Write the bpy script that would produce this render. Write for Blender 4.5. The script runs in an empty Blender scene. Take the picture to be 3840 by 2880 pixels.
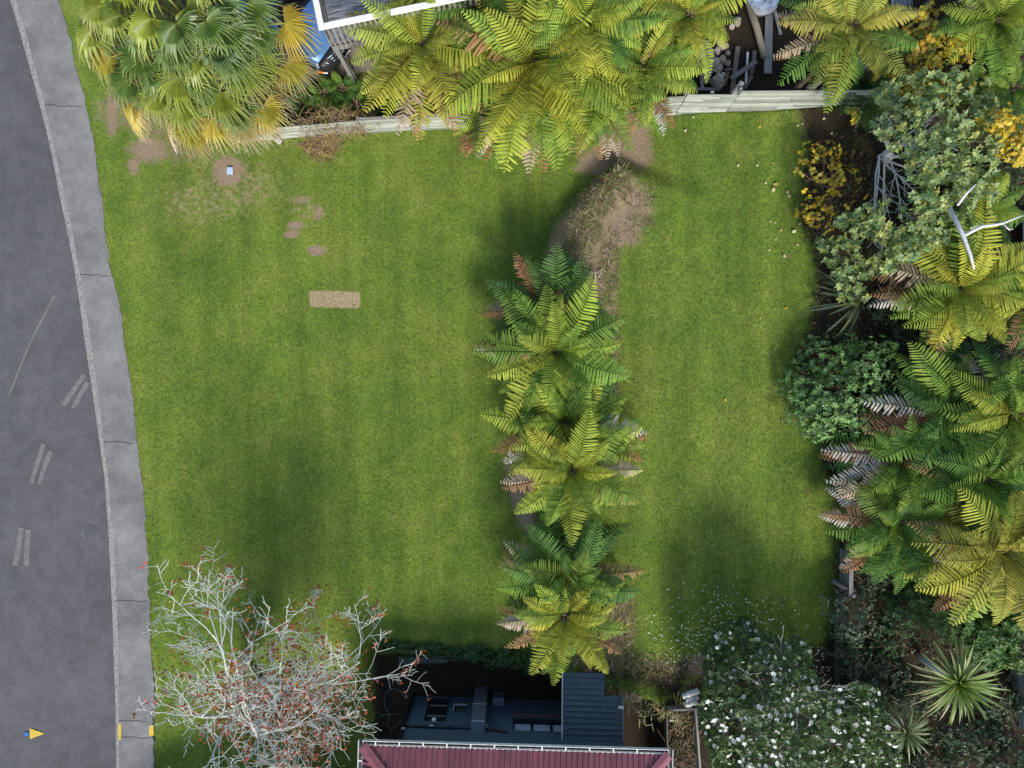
import bpy, math, random
import numpy as np
from mathutils import Vector, Matrix, Euler

R = math.radians
rng = np.random.default_rng(7)
random.seed(7)
scene = bpy.context.scene
COL = scene.collection

# ---------------------------------------------------------------- camera
CAM_H = 22.0            # metres above the lawn
FPX = 2640.0            # focal length in pixels of the 3840 px wide picture
cam_d = bpy.data.cameras.new('camera')
cam = bpy.data.objects.new('camera', cam_d)
COL.objects.link(cam)
cam.location = (0, 0, CAM_H)
cam.rotation_euler = (0, 0, 0)
cam_d.sensor_fit = 'HORIZONTAL'
cam_d.angle = 2 * math.atan(1920 / FPX)
cam_d.clip_end = 2000
scene.camera = cam

# ---------------------------------------------------------------- sky and sun
SUN_EL, SUN_AZ = R(39), R(14)        # sun stands to the image bottom, a little to the right
world = bpy.data.worlds.new('World')
scene.world = world
world.use_nodes = True
wn = world.node_tree
sky = wn.nodes.new('ShaderNodeTexSky')
sky.sky_type = 'NISHITA'
sky.sun_disc = False
sky.sun_elevation = SUN_EL
sky.sun_rotation = math.pi - SUN_AZ
sky.air_density = 1.0
sky.dust_density = 1.5
wn.links.new(sky.outputs[0], wn.nodes['Background'].inputs[0])
wn.nodes['Background'].inputs[1].default_value = 0.15
sd = bpy.data.lights.new('sun', 'SUN')
sd.energy = 2.5
sd.angle = R(12)
sd.color = (1.0, 0.95, 0.86)
sun = bpy.data.objects.new('sun', sd)
COL.objects.link(sun)
dvec = Vector((-math.sin(SUN_AZ) * math.cos(SUN_EL), math.cos(SUN_AZ) * math.cos(SUN_EL), -math.sin(SUN_EL)))
sun.rotation_euler = dvec.to_track_quat('-Z', 'Y').to_euler()
sun.location = (5, -20, 30)

scene.view_settings.view_transform = 'Standard'
scene.view_settings.look = 'None'
scene.view_settings.exposure = 0.9
scene.view_settings.gamma = 1.0
scene.view_settings.use_curve_mapping = False
scene.cycles.max_bounces = 6
scene.cycles.transparent_max_bounces = 8


# ================================================================ helpers
def P(px, py, z=0.0):
    """the point at height z that the drone sees at pixel (px, py)"""
    k = (CAM_H - z) / FPX
    return Vector(((px - 1920) * k, (1440 - py) * k, z))


def tag(o, label=None, cat=None, group=None, kind=None):
    if label: o['label'] = label
    if cat: o['category'] = cat
    if group: o['group'] = group
    if kind: o['kind'] = kind
    return o


def empty(name, loc, label, cat, group=None, rotz=0.0):
    o = bpy.data.objects.new(name, None)
    o.empty_display_size = 0.1
    COL.objects.link(o)
    o.location = loc
    o.rotation_euler = (0, 0, rotz)
    return tag(o, label, cat, group)


def new_mesh(name, verts, faces, mat=None, smooth=False, col=None, mats=None, fmat=None):
    me = bpy.data.meshes.new(name)
    verts = np.asarray(verts, dtype=np.float32).reshape(-1, 3)
    if isinstance(faces, np.ndarray):
        nf, k = faces.shape
        me.vertices.add(len(verts))
        me.vertices.foreach_set('co', verts.ravel())
        me.loops.add(nf * k)
        me.loops.foreach_set('vertex_index', faces.ravel().astype(np.int32))
        me.polygons.add(nf)
        me.polygons.foreach_set('loop_start', np.arange(0, nf * k, k, dtype=np.int32))
        me.polygons.foreach_set('loop_total', np.full(nf, k, dtype=np.int32))
        me.update(calc_edges=True)
    else:
        me.from_pydata([tuple(map(float, v)) for v in verts], [], faces)
        me.update()
    if mats:
        for m in mats: me.materials.append(m)
        if fmat is not None:
            me.polygons.foreach_set('material_index', np.asarray(fmat, dtype=np.int32))
    elif mat:
        me.materials.append(mat)
    if smooth:
        me.polygons.foreach_set('use_smooth', np.ones(len(me.polygons), dtype=bool))
    if col is not None:
        a = me.attributes.new('col', 'FLOAT_COLOR', 'POINT')
        c = np.ones((len(verts), 4), dtype=np.float32)
        c[:, :3] = np.asarray(col, dtype=np.float32).reshape(-1, 3)
        a.data.foreach_set('color', c.ravel())
    return me


def add_obj(name, me, parent=None, loc=(0, 0, 0), rot=(0, 0, 0), scale=(1, 1, 1)):
    o = bpy.data.objects.new(name, me)
    COL.objects.link(o)
    o.location, o.rotation_euler, o.scale = loc, rot, scale
    if parent: o.parent = parent
    return o


class MB:
    """collects shapes into one mesh"""
    def __init__(s):
        s.v, s.f, s.c = [], [], []
        s.cur = (1, 1, 1)

    def _add(s, vs, fs):
        b = len(s.v)
        s.v += [tuple(v) for v in vs]
        s.c += [s.cur] * len(vs)
        s.f += [tuple(i + b for i in f) for f in fs]

    def box(s, lo, hi, bev=0.0):
        (a, b, c), (d, e, f) = lo, hi
        s.obox(Vector(((a + d) / 2, (b + e) / 2, (c + f) / 2)), Vector((1, 0, 0)), Vector((0, 1, 0)), d - a, e - b, f - c, bev)
        return s

    def obox(s, cen, ax, ay, lx, ly, lz, bev=0.0):
        """oriented box; bev cuts the upper and lower rims a little"""
        ax = Vector(ax).normalized(); ay = Vector(ay).normalized(); az = ax.cross(ay).normalized()
        cen = Vector(cen)
        vs = []
        if bev <= 0:
            for dz in (-.5, .5):
                for dx, dy in ((-.5, -.5), (.5, -.5), (.5, .5), (-.5, .5)):
                    vs.append(cen + ax * lx * dx + ay * ly * dy + az * lz * dz)
            fs = [(3, 2, 1, 0), (4, 5, 6, 7), (0, 1, 5, 4), (1, 2, 6, 5), (2, 3, 7, 6), (3, 0, 4, 7)]
        else:
            for dz, ins in ((-.5, bev), (-.5 + bev / lz, 0), (.5 - bev / lz, 0), (.5, bev)):
                for dx, dy in ((-.5, -.5), (.5, -.5), (.5, .5), (-.5, .5)):
                    vs.append(cen + ax * (lx - 2 * ins) * dx + ay * (ly - 2 * ins) * dy + az * lz * dz)
            fs = [(3, 2, 1, 0), (12, 13, 14, 15)]
            for r in range(3):
                for k in range(4):
                    fs.append((r * 4 + k, r * 4 + (k + 1) % 4, r * 4 + 4 + (k + 1) % 4, r * 4 + 4 + k))
        s._add(vs, fs)
        return s

    def tube(s, pts, rad, n=6, cap=True):
        pts = [Vector(p) for p in pts]
        if not hasattr(rad, '__len__'): rad = [rad] * len(pts)
        vs, fs = [], []
        for i, p in enumerate(pts):
            t = (pts[min(i + 1, len(pts) - 1)] - pts[max(i - 1, 0)])
            if t.length < 1e-9: t = Vector((0, 0, 1))
            t.normalize()
            u = t.cross(Vector((0, 0, 1)))
            if u.length < 0.15: u = t.cross(Vector((0, 1, 0)))
            u.normalize(); w = t.cross(u)
            for k in range(n):
                a = 2 * math.pi * k / n
                vs.append(p + (u * math.cos(a) + w * math.sin(a)) * rad[i])
        for i in range(len(pts) - 1):
            for k in range(n):
                fs.append((i * n + k, i * n + (k + 1) % n, (i + 1) * n + (k + 1) % n, (i + 1) * n + k))
        if cap:
            fs.append(tuple(range(n - 1, -1, -1)))
            fs.append(tuple(range((len(pts) - 1) * n, len(pts) * n)))
        s._add(vs, fs)
        return s

    def prism(s, poly, z0, z1):
        n = len(poly)
        vs = [(x, y, z0) for x, y in poly] + [(x, y, z1) for x, y in poly]
        fs = [tuple(range(n - 1, -1, -1)), tuple(range(n, 2 * n))]
        fs += [(k, (k + 1) % n, n + (k + 1) % n, n + k) for k in range(n)]
        s._add(vs, fs)
        return s

    def quad(s, a, b, c, d):
        s._add([a, b, c, d], [(0, 1, 2, 3)])
        return s

    def obj(s, name, mat, parent=None, smooth=False, world=True, kind=None, col=False):
        vs = np.array([tuple(v) for v in s.v], dtype=np.float32).reshape(-1, 3)
        if parent is not None and world:
            m = np.array(parent_world(parent).inverted())
            vs = vs @ m[:3, :3].T + m[:3, 3]
        me = new_mesh(name, vs, s.f, mat, smooth, col=s.c if col else None)
        o = add_obj(name, me, parent)
        if kind: o['kind'] = kind
        return o


def parent_world(o):
    m = Matrix.LocRotScale(o.location, o.rotation_euler, o.scale)
    return parent_world(o.parent) @ m if o.parent else m


# ---------------------------------------------------------------- materials
def _nodes(name):
    m = bpy.data.materials.new(name)
    m.use_nodes = True
    nt = m.node_tree
    nt.nodes.clear()
    out = nt.nodes.new('ShaderNodeOutputMaterial')
    b = nt.nodes.new('ShaderNodeBsdfPrincipled')
    nt.links.new(b.outputs[0], out.inputs[0])
    return m, nt, b, out


def N(nt, typ, **kw):
    n = nt.nodes.new(typ)
    for k, v in kw.items():
        if k.startswith('i_'):
            n.inputs[k[2:].replace('_', ' ')].default_value = v
        else:
            setattr(n, k, v)
    return n


def noise(nt, scale, detail=4, rough=.6, vec=None, dist=0.0):
    n = N(nt, 'ShaderNodeTexNoise', i_Scale=scale, i_Detail=detail, i_Roughness=rough, i_Distortion=dist)
    if vec is not None: nt.links.new(vec, n.inputs['Vector'])
    return n.outputs['Fac']


def ramp(nt, fac, stops):
    r = nt.nodes.new('ShaderNodeValToRGB')
    el = r.color_ramp.elements
    while len(el) < len(stops): el.new(0.5)
    for e, (p, c) in zip(el, stops):
        e.position = p
        e.color = (c[0], c[1], c[2], 1) if hasattr(c, '__len__') else (c, c, c, 1)
    nt.links.new(fac, r.inputs[0])
    return r.outputs[0]


def mixc(nt, fac, a, b, mode='MIX'):
    m = nt.nodes.new('ShaderNodeMix')
    m.data_type = 'RGBA'; m.blend_type = mode
    for sock, v in ((m.inputs[0], fac), (m.inputs[6], a), (m.inputs[7], b)):
        if hasattr(v, 'links') or hasattr(v, 'is_linked'): nt.links.new(v, sock)
        elif hasattr(v, '__len__'): sock.default_value = (v[0], v[1], v[2], 1)
        else: sock.default_value = v
    return m.outputs[2]


def math_n(nt, op, a, b=None, clamp=False):
    m = N(nt, 'ShaderNodeMath', operation=op, use_clamp=clamp)
    for sock, v in ((m.inputs[0], a), (m.inputs[1], b)):
        if v is None: continue
        if hasattr(v, 'is_linked'): nt.links.new(v, sock)
        else: sock.default_value = v
    return m.outputs[0]


def bump(nt, b, h, strength=.4, dist=.02):
    n = N(nt, 'ShaderNodeBump', i_Strength=strength, i_Distance=dist)
    nt.links.new(h, n.inputs['Height'])
    nt.links.new(n.outputs[0], b.inputs['Normal'])


def geo_pos(nt):
    return nt.nodes.new('ShaderNodeNewGeometry').outputs['Position']


def mat_plain(name, c1, c2=None, rough=.7, scale=6.0, metal=0.0, bmp=.2, stretch=None, spec=.4, dist=.01, per_obj=0.0):
    """two-tone weathered surface; stretch squeezes the noise along an axis to make grain"""
    m, nt, b, out = _nodes(name)
    tc = nt.nodes.new('ShaderNodeTexCoord').outputs['Object']
    if stretch:
        mp = N(nt, 'ShaderNodeMapping')
        mp.inputs['Scale'].default_value = stretch
        nt.links.new(tc, mp.inputs[0]); vec = mp.outputs[0]
    else:
        vec = tc
    f = noise(nt, scale, 6, .65, vec)
    c2 = c2 or tuple(x * .6 for x in c1)
    c = ramp(nt, f, [(.32, c2), (.68, c1)])
    if per_obj:
        oi = nt.nodes.new('ShaderNodeObjectInfo').outputs['Random']
        k = math_n(nt, 'MULTIPLY_ADD', oi, per_obj)
        k.node.inputs[2].default_value = 1 - per_obj / 2
        cb = nt.nodes.new('ShaderNodeCombineColor')
        for i in range(3): nt.links.new(k, cb.inputs[i])
        c = mixc(nt, 1.0, c, cb.outputs[0], 'MULTIPLY')
    nt.links.new(c, b.inputs['Base Color'])
    b.inputs['Roughness'].default_value = rough
    b.inputs['Metallic'].default_value = metal
    b.inputs['Specular IOR Level'].default_value = spec
    if bmp: bump(nt, b, f, bmp, dist)
    return m


def mat_leaf(name, rough=.5, trans=.3, spec=.3, obj_col=False, mottling=.25, scale=9.0):
    """leaf: colour from the mesh attribute, optionally tinted by the object's own colour; light passes through"""
    m, nt, b, out = _nodes(name)
    at = N(nt, 'ShaderNodeAttribute', attribute_name='col')
    c = at.outputs['Color']
    if obj_col:
        oi = nt.nodes.new('ShaderNodeObjectInfo')
        c = mixc(nt, 1.0, c, oi.outputs['Color'], 'MULTIPLY')
    f = noise(nt, scale, 2, .5, geo_pos(nt))
    k = ramp(nt, f, [(.25, 1 - mottling), (.75, 1 + mottling * .6)])
    c = mixc(nt, 1.0, c, k, 'MULTIPLY')
    nt.links.new(c, b.inputs['Base Color'])
    b.inputs['Roughness'].default_value = rough
    b.inputs['Specular IOR Level'].default_value = spec
    t = nt.nodes.new('ShaderNodeBsdfTranslucent')
    tc = mixc(nt, 1.0, c, (1.15, 1.1, .6), 'MULTIPLY')
    nt.links.new(tc, t.inputs[0])
    mx = nt.nodes.new('ShaderNodeMixShader')
    mx.inputs[0].default_value = trans
    nt.links.new(b.outputs[0], mx.inputs[1]); nt.links.new(t.outputs[0], mx.inputs[2])
    nt.links.new(mx.outputs[0], out.inputs[0])
    return m


M_FROND = mat_leaf('fern_leaf', .65, .32, .15, obj_col=True, mottling=.2)
M_LEAF = mat_leaf('broad_leaf', .45, .25, .35)
M_PALM = mat_leaf('palm_leaf', .42, .25, .4, mottling=.12, scale=14)
M_FLOWER = mat_leaf('petal', .6, .3, .2, mottling=.05)
M_LITTER = mat_leaf('dry_litter', .8, .1, .1)


def grass_colour(nt):
    """colour of the turf by where it grows: lush, olive and straw patches"""
    pos = geo_pos(nt)
    n1 = noise(nt, .42, 4, .6, pos)
    n2 = noise(nt, 1.5, 5, .7, pos)
    n3 = noise(nt, 11., 4, .75, pos)
    lush, mid, olive = (.076, .158, .022), (.150, .232, .032), (.275, .275, .075)
    a = ramp(nt, n1, [(.36, lush), (.50, mid), (.62, (.225, .275, .050))])
    b = ramp(nt, n2, [(.30, lush), (.52, mid), (.76, olive)])
    c = mixc(nt, .55, a, b)
    mp = N(nt, 'ShaderNodeMapping'); mp.inputs['Scale'].default_value = (1.0, .07, 1.0)
    mp.inputs['Rotation'].default_value = (0, 0, .06)
    nt.links.new(pos, mp.inputs[0])
    stripe = noise(nt, 1.5, 2, .5, mp.outputs[0])                 # mowing passes
    c = mixc(nt, 1.0, c, ramp(nt, stripe, [(.35, (.84, .86, .86)), (.65, (1.16, 1.13, 1.1))]), 'MULTIPLY')
    weed = noise(nt, 4.2, 3, .6, pos)
    c = mixc(nt, ramp(nt, weed, [(.62, 0.0), (.74, .55)]), c, (.13, .25, .045))      # clover
    c = mixc(nt, ramp(nt, weed, [(.24, .5), (.36, 0.0)]), c, (.20, .17, .075))       # thatch
    k = ramp(nt, n3, [(.3, .62), (.7, 1.38)])
    return mixc(nt, 1.0, c, k, 'MULTIPLY'), pos


def mat_ground():
    m, nt, b, out = _nodes('ground_turf_soil')
    g, pos = grass_colour(nt)
    g = mixc(nt, .35, g, (.055, .06, .014))
    at = N(nt, 'ShaderNodeAttribute', attribute_name='zone')     # r bare soil, g straw, b dark humus plus a spot of tree shade
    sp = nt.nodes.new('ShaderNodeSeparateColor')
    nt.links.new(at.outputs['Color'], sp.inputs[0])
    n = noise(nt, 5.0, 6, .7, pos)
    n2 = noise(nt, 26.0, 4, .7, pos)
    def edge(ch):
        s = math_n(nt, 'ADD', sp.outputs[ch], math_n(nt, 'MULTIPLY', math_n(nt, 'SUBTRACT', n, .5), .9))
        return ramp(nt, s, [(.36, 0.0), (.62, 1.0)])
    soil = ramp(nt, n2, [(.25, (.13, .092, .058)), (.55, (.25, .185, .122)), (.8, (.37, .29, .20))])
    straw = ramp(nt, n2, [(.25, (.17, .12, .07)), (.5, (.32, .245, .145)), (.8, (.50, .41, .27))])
    hum_shade = ramp(nt, n2, [(.25, (.012, .010, .007)), (.55, (.038, .028, .018)), (.8, (.085, .06, .036))])
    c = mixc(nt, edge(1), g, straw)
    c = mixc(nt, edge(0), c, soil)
    c = mixc(nt, edge(2), c, hum_shade)
    nt.links.new(c, b.inputs['Base Color'])
    b.inputs['Roughness'].default_value = .95
    b.inputs['Specular IOR Level'].default_value = .1
    bump(nt, b, n2, .6, .04)
    return m


def mat_grass():
    m, nt, b, out = _nodes('grass_blade')
    g, pos = grass_colour(nt)
    at = N(nt, 'ShaderNodeAttribute', attribute_name='col')
    sp = nt.nodes.new('ShaderNodeSeparateColor')
    nt.links.new(at.outputs['Color'], sp.inputs[0])
    c = mixc(nt, sp.outputs[0], g, (.36, .28, .13))          # r: how dry
    k = math_n(nt, 'MULTIPLY_ADD', sp.outputs[1], .9); k.node.inputs[2].default_value = .58
    cb = nt.nodes.new('ShaderNodeCombineColor')
    for i in range(3): nt.links.new(k, cb.inputs[i])
    c = mixc(nt, 1.0, c, cb.outputs[0], 'MULTIPLY')
    nt.links.new(c, b.inputs['Base Color'])
    b.inputs['Roughness'].default_value = .55
    b.inputs['Specular IOR Level'].default_value = .25
    t = nt.nodes.new('ShaderNodeBsdfTranslucent')
    nt.links.new(c, t.inputs[0])
    mx = nt.nodes.new('ShaderNodeMixShader'); mx.inputs[0].default_value = .3
    nt.links.new(b.outputs[0], mx.inputs[1]); nt.links.new(t.outputs[0], mx.inputs[2])
    nt.links.new(mx.outputs[0], out.inputs[0])
    return m


def mat_asphalt(name, c1, c2, big=.25, grain=90.0, flecks=.0):
    m, nt, b, out = _nodes(name)
    pos = geo_pos(nt)
    n1 = noise(nt, big, 4, .6, pos)
    n2 = noise(nt, grain, 2, .7, pos)
    n3 = noise(nt, 2.2, 5, .7, pos)
    c = ramp(nt, n1, [(.3, c1), (.7, c2)])
    k = ramp(nt, n2, [(.25, .72), (.75, 1.28)])
    c = mixc(nt, 1.0, c, k, 'MULTIPLY')
    k2 = ramp(nt, n3, [(.3, .80), (.7, 1.17)])
    c = mixc(nt, 1.0, c, k2, 'MULTIPLY')
    k3 = ramp(nt, noise(nt, 13.0, 4, .8, pos), [(.3, .84), (.7, 1.15)])
    c = mixc(nt, 1.0, c, k3, 'MULTIPLY')
    if flecks:
        v = N(nt, 'ShaderNodeTexVoronoi', i_Scale=7.0)
        nt.links.new(pos, v.inputs['Vector'])
        f = ramp(nt, v.outputs['Distance'], [(.05, flecks), (.09, 0.0)])
        c = mixc(nt, f, c, (.42, .42, .38))
    nt.links.new(c, b.inputs['Base Color'])
    b.inputs['Roughness'].default_value = .88
    b.inputs['Specular IOR Level'].default_value = .25
    bump(nt, b, n2, .35, .012)
    return m


def mat_kerb():
    m, nt, b, out = _nodes('kerb_concrete')
    pos = geo_pos(nt)
    n1 = noise(nt, 3.0, 4, .7, pos)
    n2 = noise(nt, 13.0, 5, .75, pos)
    c = ramp(nt, n1, [(.3, (.13, .125, .115)), (.7, (.22, .215, .205))])
    f = ramp(nt, n2, [(.50, 0.0), (.60, 1.0)])
    c = mixc(nt, f, c, (.31, .32, .26))                     # lichen crust
    f2 = ramp(nt, noise(nt, 21.0, 4, .7, pos), [(.60, 0.0), (.70, .8)])
    c = mixc(nt, f2, c, (.07, .07, .06))
    nt.links.new(c, b.inputs['Base Color'])
    b.inputs['Roughness'].default_value = .92
    bump(nt, b, n2, .5, .02)
    return m


M_GROUND = mat_ground()
M_GRASS = mat_grass()
M_ROAD = mat_asphalt('road_asphalt', (.070, .069, .073), (.096, .094, .098), flecks=.25)
M_PATH = mat_asphalt('footpath_seal', (.115, .113, .11), (.215, .207, .195), big=.5, grain=55)
M_KERB = mat_kerb()
M_DRIVE = mat_asphalt('drive_concrete', (.13, .115, .09), (.22, .195, .155), big=.7, grain=30)
M_WOOD_PALE = mat_plain('weathered_pale_board', (.40, .41, .36), (.15, .18, .14), .85, 3.0, stretch=(.8, 14, 14), per_obj=.7)
M_WOOD_GREY = mat_plain('weathered_grey_wood', (.25, .24, .22), (.10, .095, .09), .9, 3.0, stretch=(1.2, 12, 12), per_obj=.35)
M_WOOD_DECK = mat_plain('old_deck_board', (.33, .34, .35), (.045, .045, .05), .9, 2.2, stretch=(1, 9, 9), per_obj=.4)
M_WOOD_DARK = mat_plain('dark_timber', (.10, .09, .075), (.05, .045, .04), .85, 4.0, stretch=(10, 10, 1), per_obj=.3)
M_WOOD_TAN = mat_plain('pole_timber', (.36, .30, .20), (.20, .17, .11), .8, 3.0)
M_WHITE = mat_plain('white_paint', (.74, .74, .71), (.48, .48, .45), .6, 7.0, bmp=.1)
M_BARK = mat_plain('fern_trunk_fibre', (.075, .05, .035), (.02, .014, .01), .95, 20.0, bmp=.8, dist=.05)
M_GREYBARK = mat_plain('lichen_bark', (.62, .66, .58), (.30, .31, .29), .9, 24.0, bmp=.4)
M_GREYBARK2 = mat_plain('smooth_grey_bark', (.64, .64, .61), (.36, .35, .34), .85, 14.0, bmp=.3)
M_TWIG = mat_plain('brown_twig', (.20, .14, .09), (.09, .06, .04), .9, 14.0)
M_ROCK = mat_plain('rock', (.46, .40, .32), (.24, .20, .16), .9, 5.0, bmp=.6, dist=.05, per_obj=.5)


# ================================================================ ground
def interp(pts, v, axis_in=1):
    """piecewise-linear x of a polyline given y (or the other way round)"""
    a = np.array(pts, float)
    o = np.argsort(a[:, axis_in])
    return np.interp(v, a[o, axis_in], a[o, 1 - axis_in])


KERB_L = [(-60, -400), (38, 0), (73, 118), (126, 305), (176, 500), (198, 600), (224, 739), (249, 853), (274, 980), (300, 1149), (320, 1300), (336, 1398), (353, 1517), (374, 1669), (391, 1788), (399, 1897), (407, 2005), (412, 2114), (420, 2283), (427, 2487), (434, 2690), (436, 2880), (438, 3300)]
KERB_R = [(-40, -400), (59, 0), (96, 118), (146, 305), (194, 500), (215, 600), (243, 739), (270, 853), (291, 980), (321, 1140), (345, 1300), (358, 1398), (374, 1517), (391, 1669), (407, 1800), (416, 1930), (424, 2005), (432, 2114), (439, 2283), (444, 2419), (447, 2880), (449, 3300)]
PATH_R = [(110, -400), (222, 0), (276, 194), (320, 382), (353, 529), (365, 600), (382, 765), (401, 878), (416, 980), (439, 1106), (454, 1191), (470, 1300), (488, 1436), (504, 1544), (513, 1653), (523, 1761), (542, 1924), (551, 2049), (560, 2200), (566, 2419), (573, 2622), (577, 2880), (580, 3300)]
BANK = [(2320, 610), (2300, 650), (2225, 720), (2125, 830), (2075, 980), (2050, 1100), (2010, 1300), (1985, 1600), (1960, 1850), (1990, 2000), (2040, 2150), (2040, 2300), (2080, 2450), (2110, 2540)]
DROP = [(-2000, 2390), (570, 2390), (1395, 2398), (1420, 2438), (1530, 2446), (1700, 2456), (1950, 2500), (2110, 2515), (2330, 2560), (2470, 2620)]


def sstep(a, b, x):
    t = np.clip((x - a) / (b - a), 0, 1)
    return t * t * (3 - 2 * t)


def height(x, y):
    """terrain height; gx, gy are map units of 1/120 m from the top-left corner"""
    gx, gy = x * 120 + 1920, 1440 - y * 120
    # terrace on the right, 0.6 m above the left lawn
    bx = interp(BANK, gy, 1)
    step = sstep(-45, 25, gx - bx)
    top = sstep(2240, 2700, gx)
    wy = sstep(585, 680, gy - (gx - 2320) * .38)
    h = .6 * np.where(gy < 580, top, top * (1 - wy) + step * wy)
    h = h + .15 * np.exp(-((gx - bx - 70) / 70) ** 2) * wy * (gy < 1250)      # mound along the edge
    h = h + .55 * sstep(2750, 3250, gx) * sstep(620, 400, gy)                # rises to the right end of the fence
    h = h + .25 * sstep(3050, 3400, gx) * sstep(300, 700, gy)
    # lower yard round the house
    dy = interp(DROP, gx, 0)
    depth = np.interp(gx, [560, 1395, 1420], [.05, 1.35, 1.5])
    wid = np.interp(gx, [560, 1350, 1420], [260, 200, 14])
    low = sstep(0, 1, (gy - dy) / wid) * sstep(2500, 2485, gx)
    h = h * (1 - low) - depth * low
    # the neighbour's ground behind the fence stays low
    fy = np.interp(x, [-8.6, -3.2, 5.0, 10.9], [7.58, 7.95, 8.27, 8.36])
    back = sstep(.02, .12, y - fy) * sstep(3480, 3300, gx) * sstep(700, 900, gx)
    h = h * (1 - back) + .03 * back
    # small unevenness
    h = h + .02 * np.sin(x * 1.3 + y * .7) * np.sin(y * 1.1 - x * .4) * (gx > 600)
    # bed of the road and footpath
    pr = interp(PATH_R, gy, 1)
    h = np.where(gx < pr - 40, -.32, h)
    h = np.where(gx < -900, -.05, h)
    return h


def pix(x, y, h):
    k = FPX / (CAM_H - h)
    return 1920 + x * k, 1440 - y * k


def pmask(px, py, poly, soft=18.0):
    """soft inside-mask of a polygon in picture pixels"""
    poly = np.array(poly, float)
    inside = np.zeros(px.shape, bool)
    dmin = np.full(px.shape, 1e9)
    n = len(poly)
    for i in range(n):
        x0, y0 = poly[i]; x1, y1 = poly[(i + 1) % n]
        c = ((y0 > py) != (y1 > py)) & (px < (x1 - x0) * (py - y0) / (y1 - y0 + 1e-9) + x0)
        inside ^= c
        t = np.clip(((px - x0) * (x1 - x0) + (py - y0) * (y1 - y0)) / ((x1 - x0) ** 2 + (y1 - y0) ** 2 + 1e-9), 0, 1)
        d = np.hypot(px - x0 - t * (x1 - x0), py - y0 - t * (y1 - y0))
        dmin = np.minimum(dmin, d)
    sdist = np.where(inside, dmin, -dmin)
    return np.clip(.5 + sdist / (2 * soft * (2.2 if soft > 10 else 1)), 0, 1)


def ell(px, py, cx, cy, rx, ry, s=.7):
    d = np.hypot((px - cx) / rx, (py - cy) / ry)
    return np.clip(.5 + (1 - d) / (2 * s), 0, 1)


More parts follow.
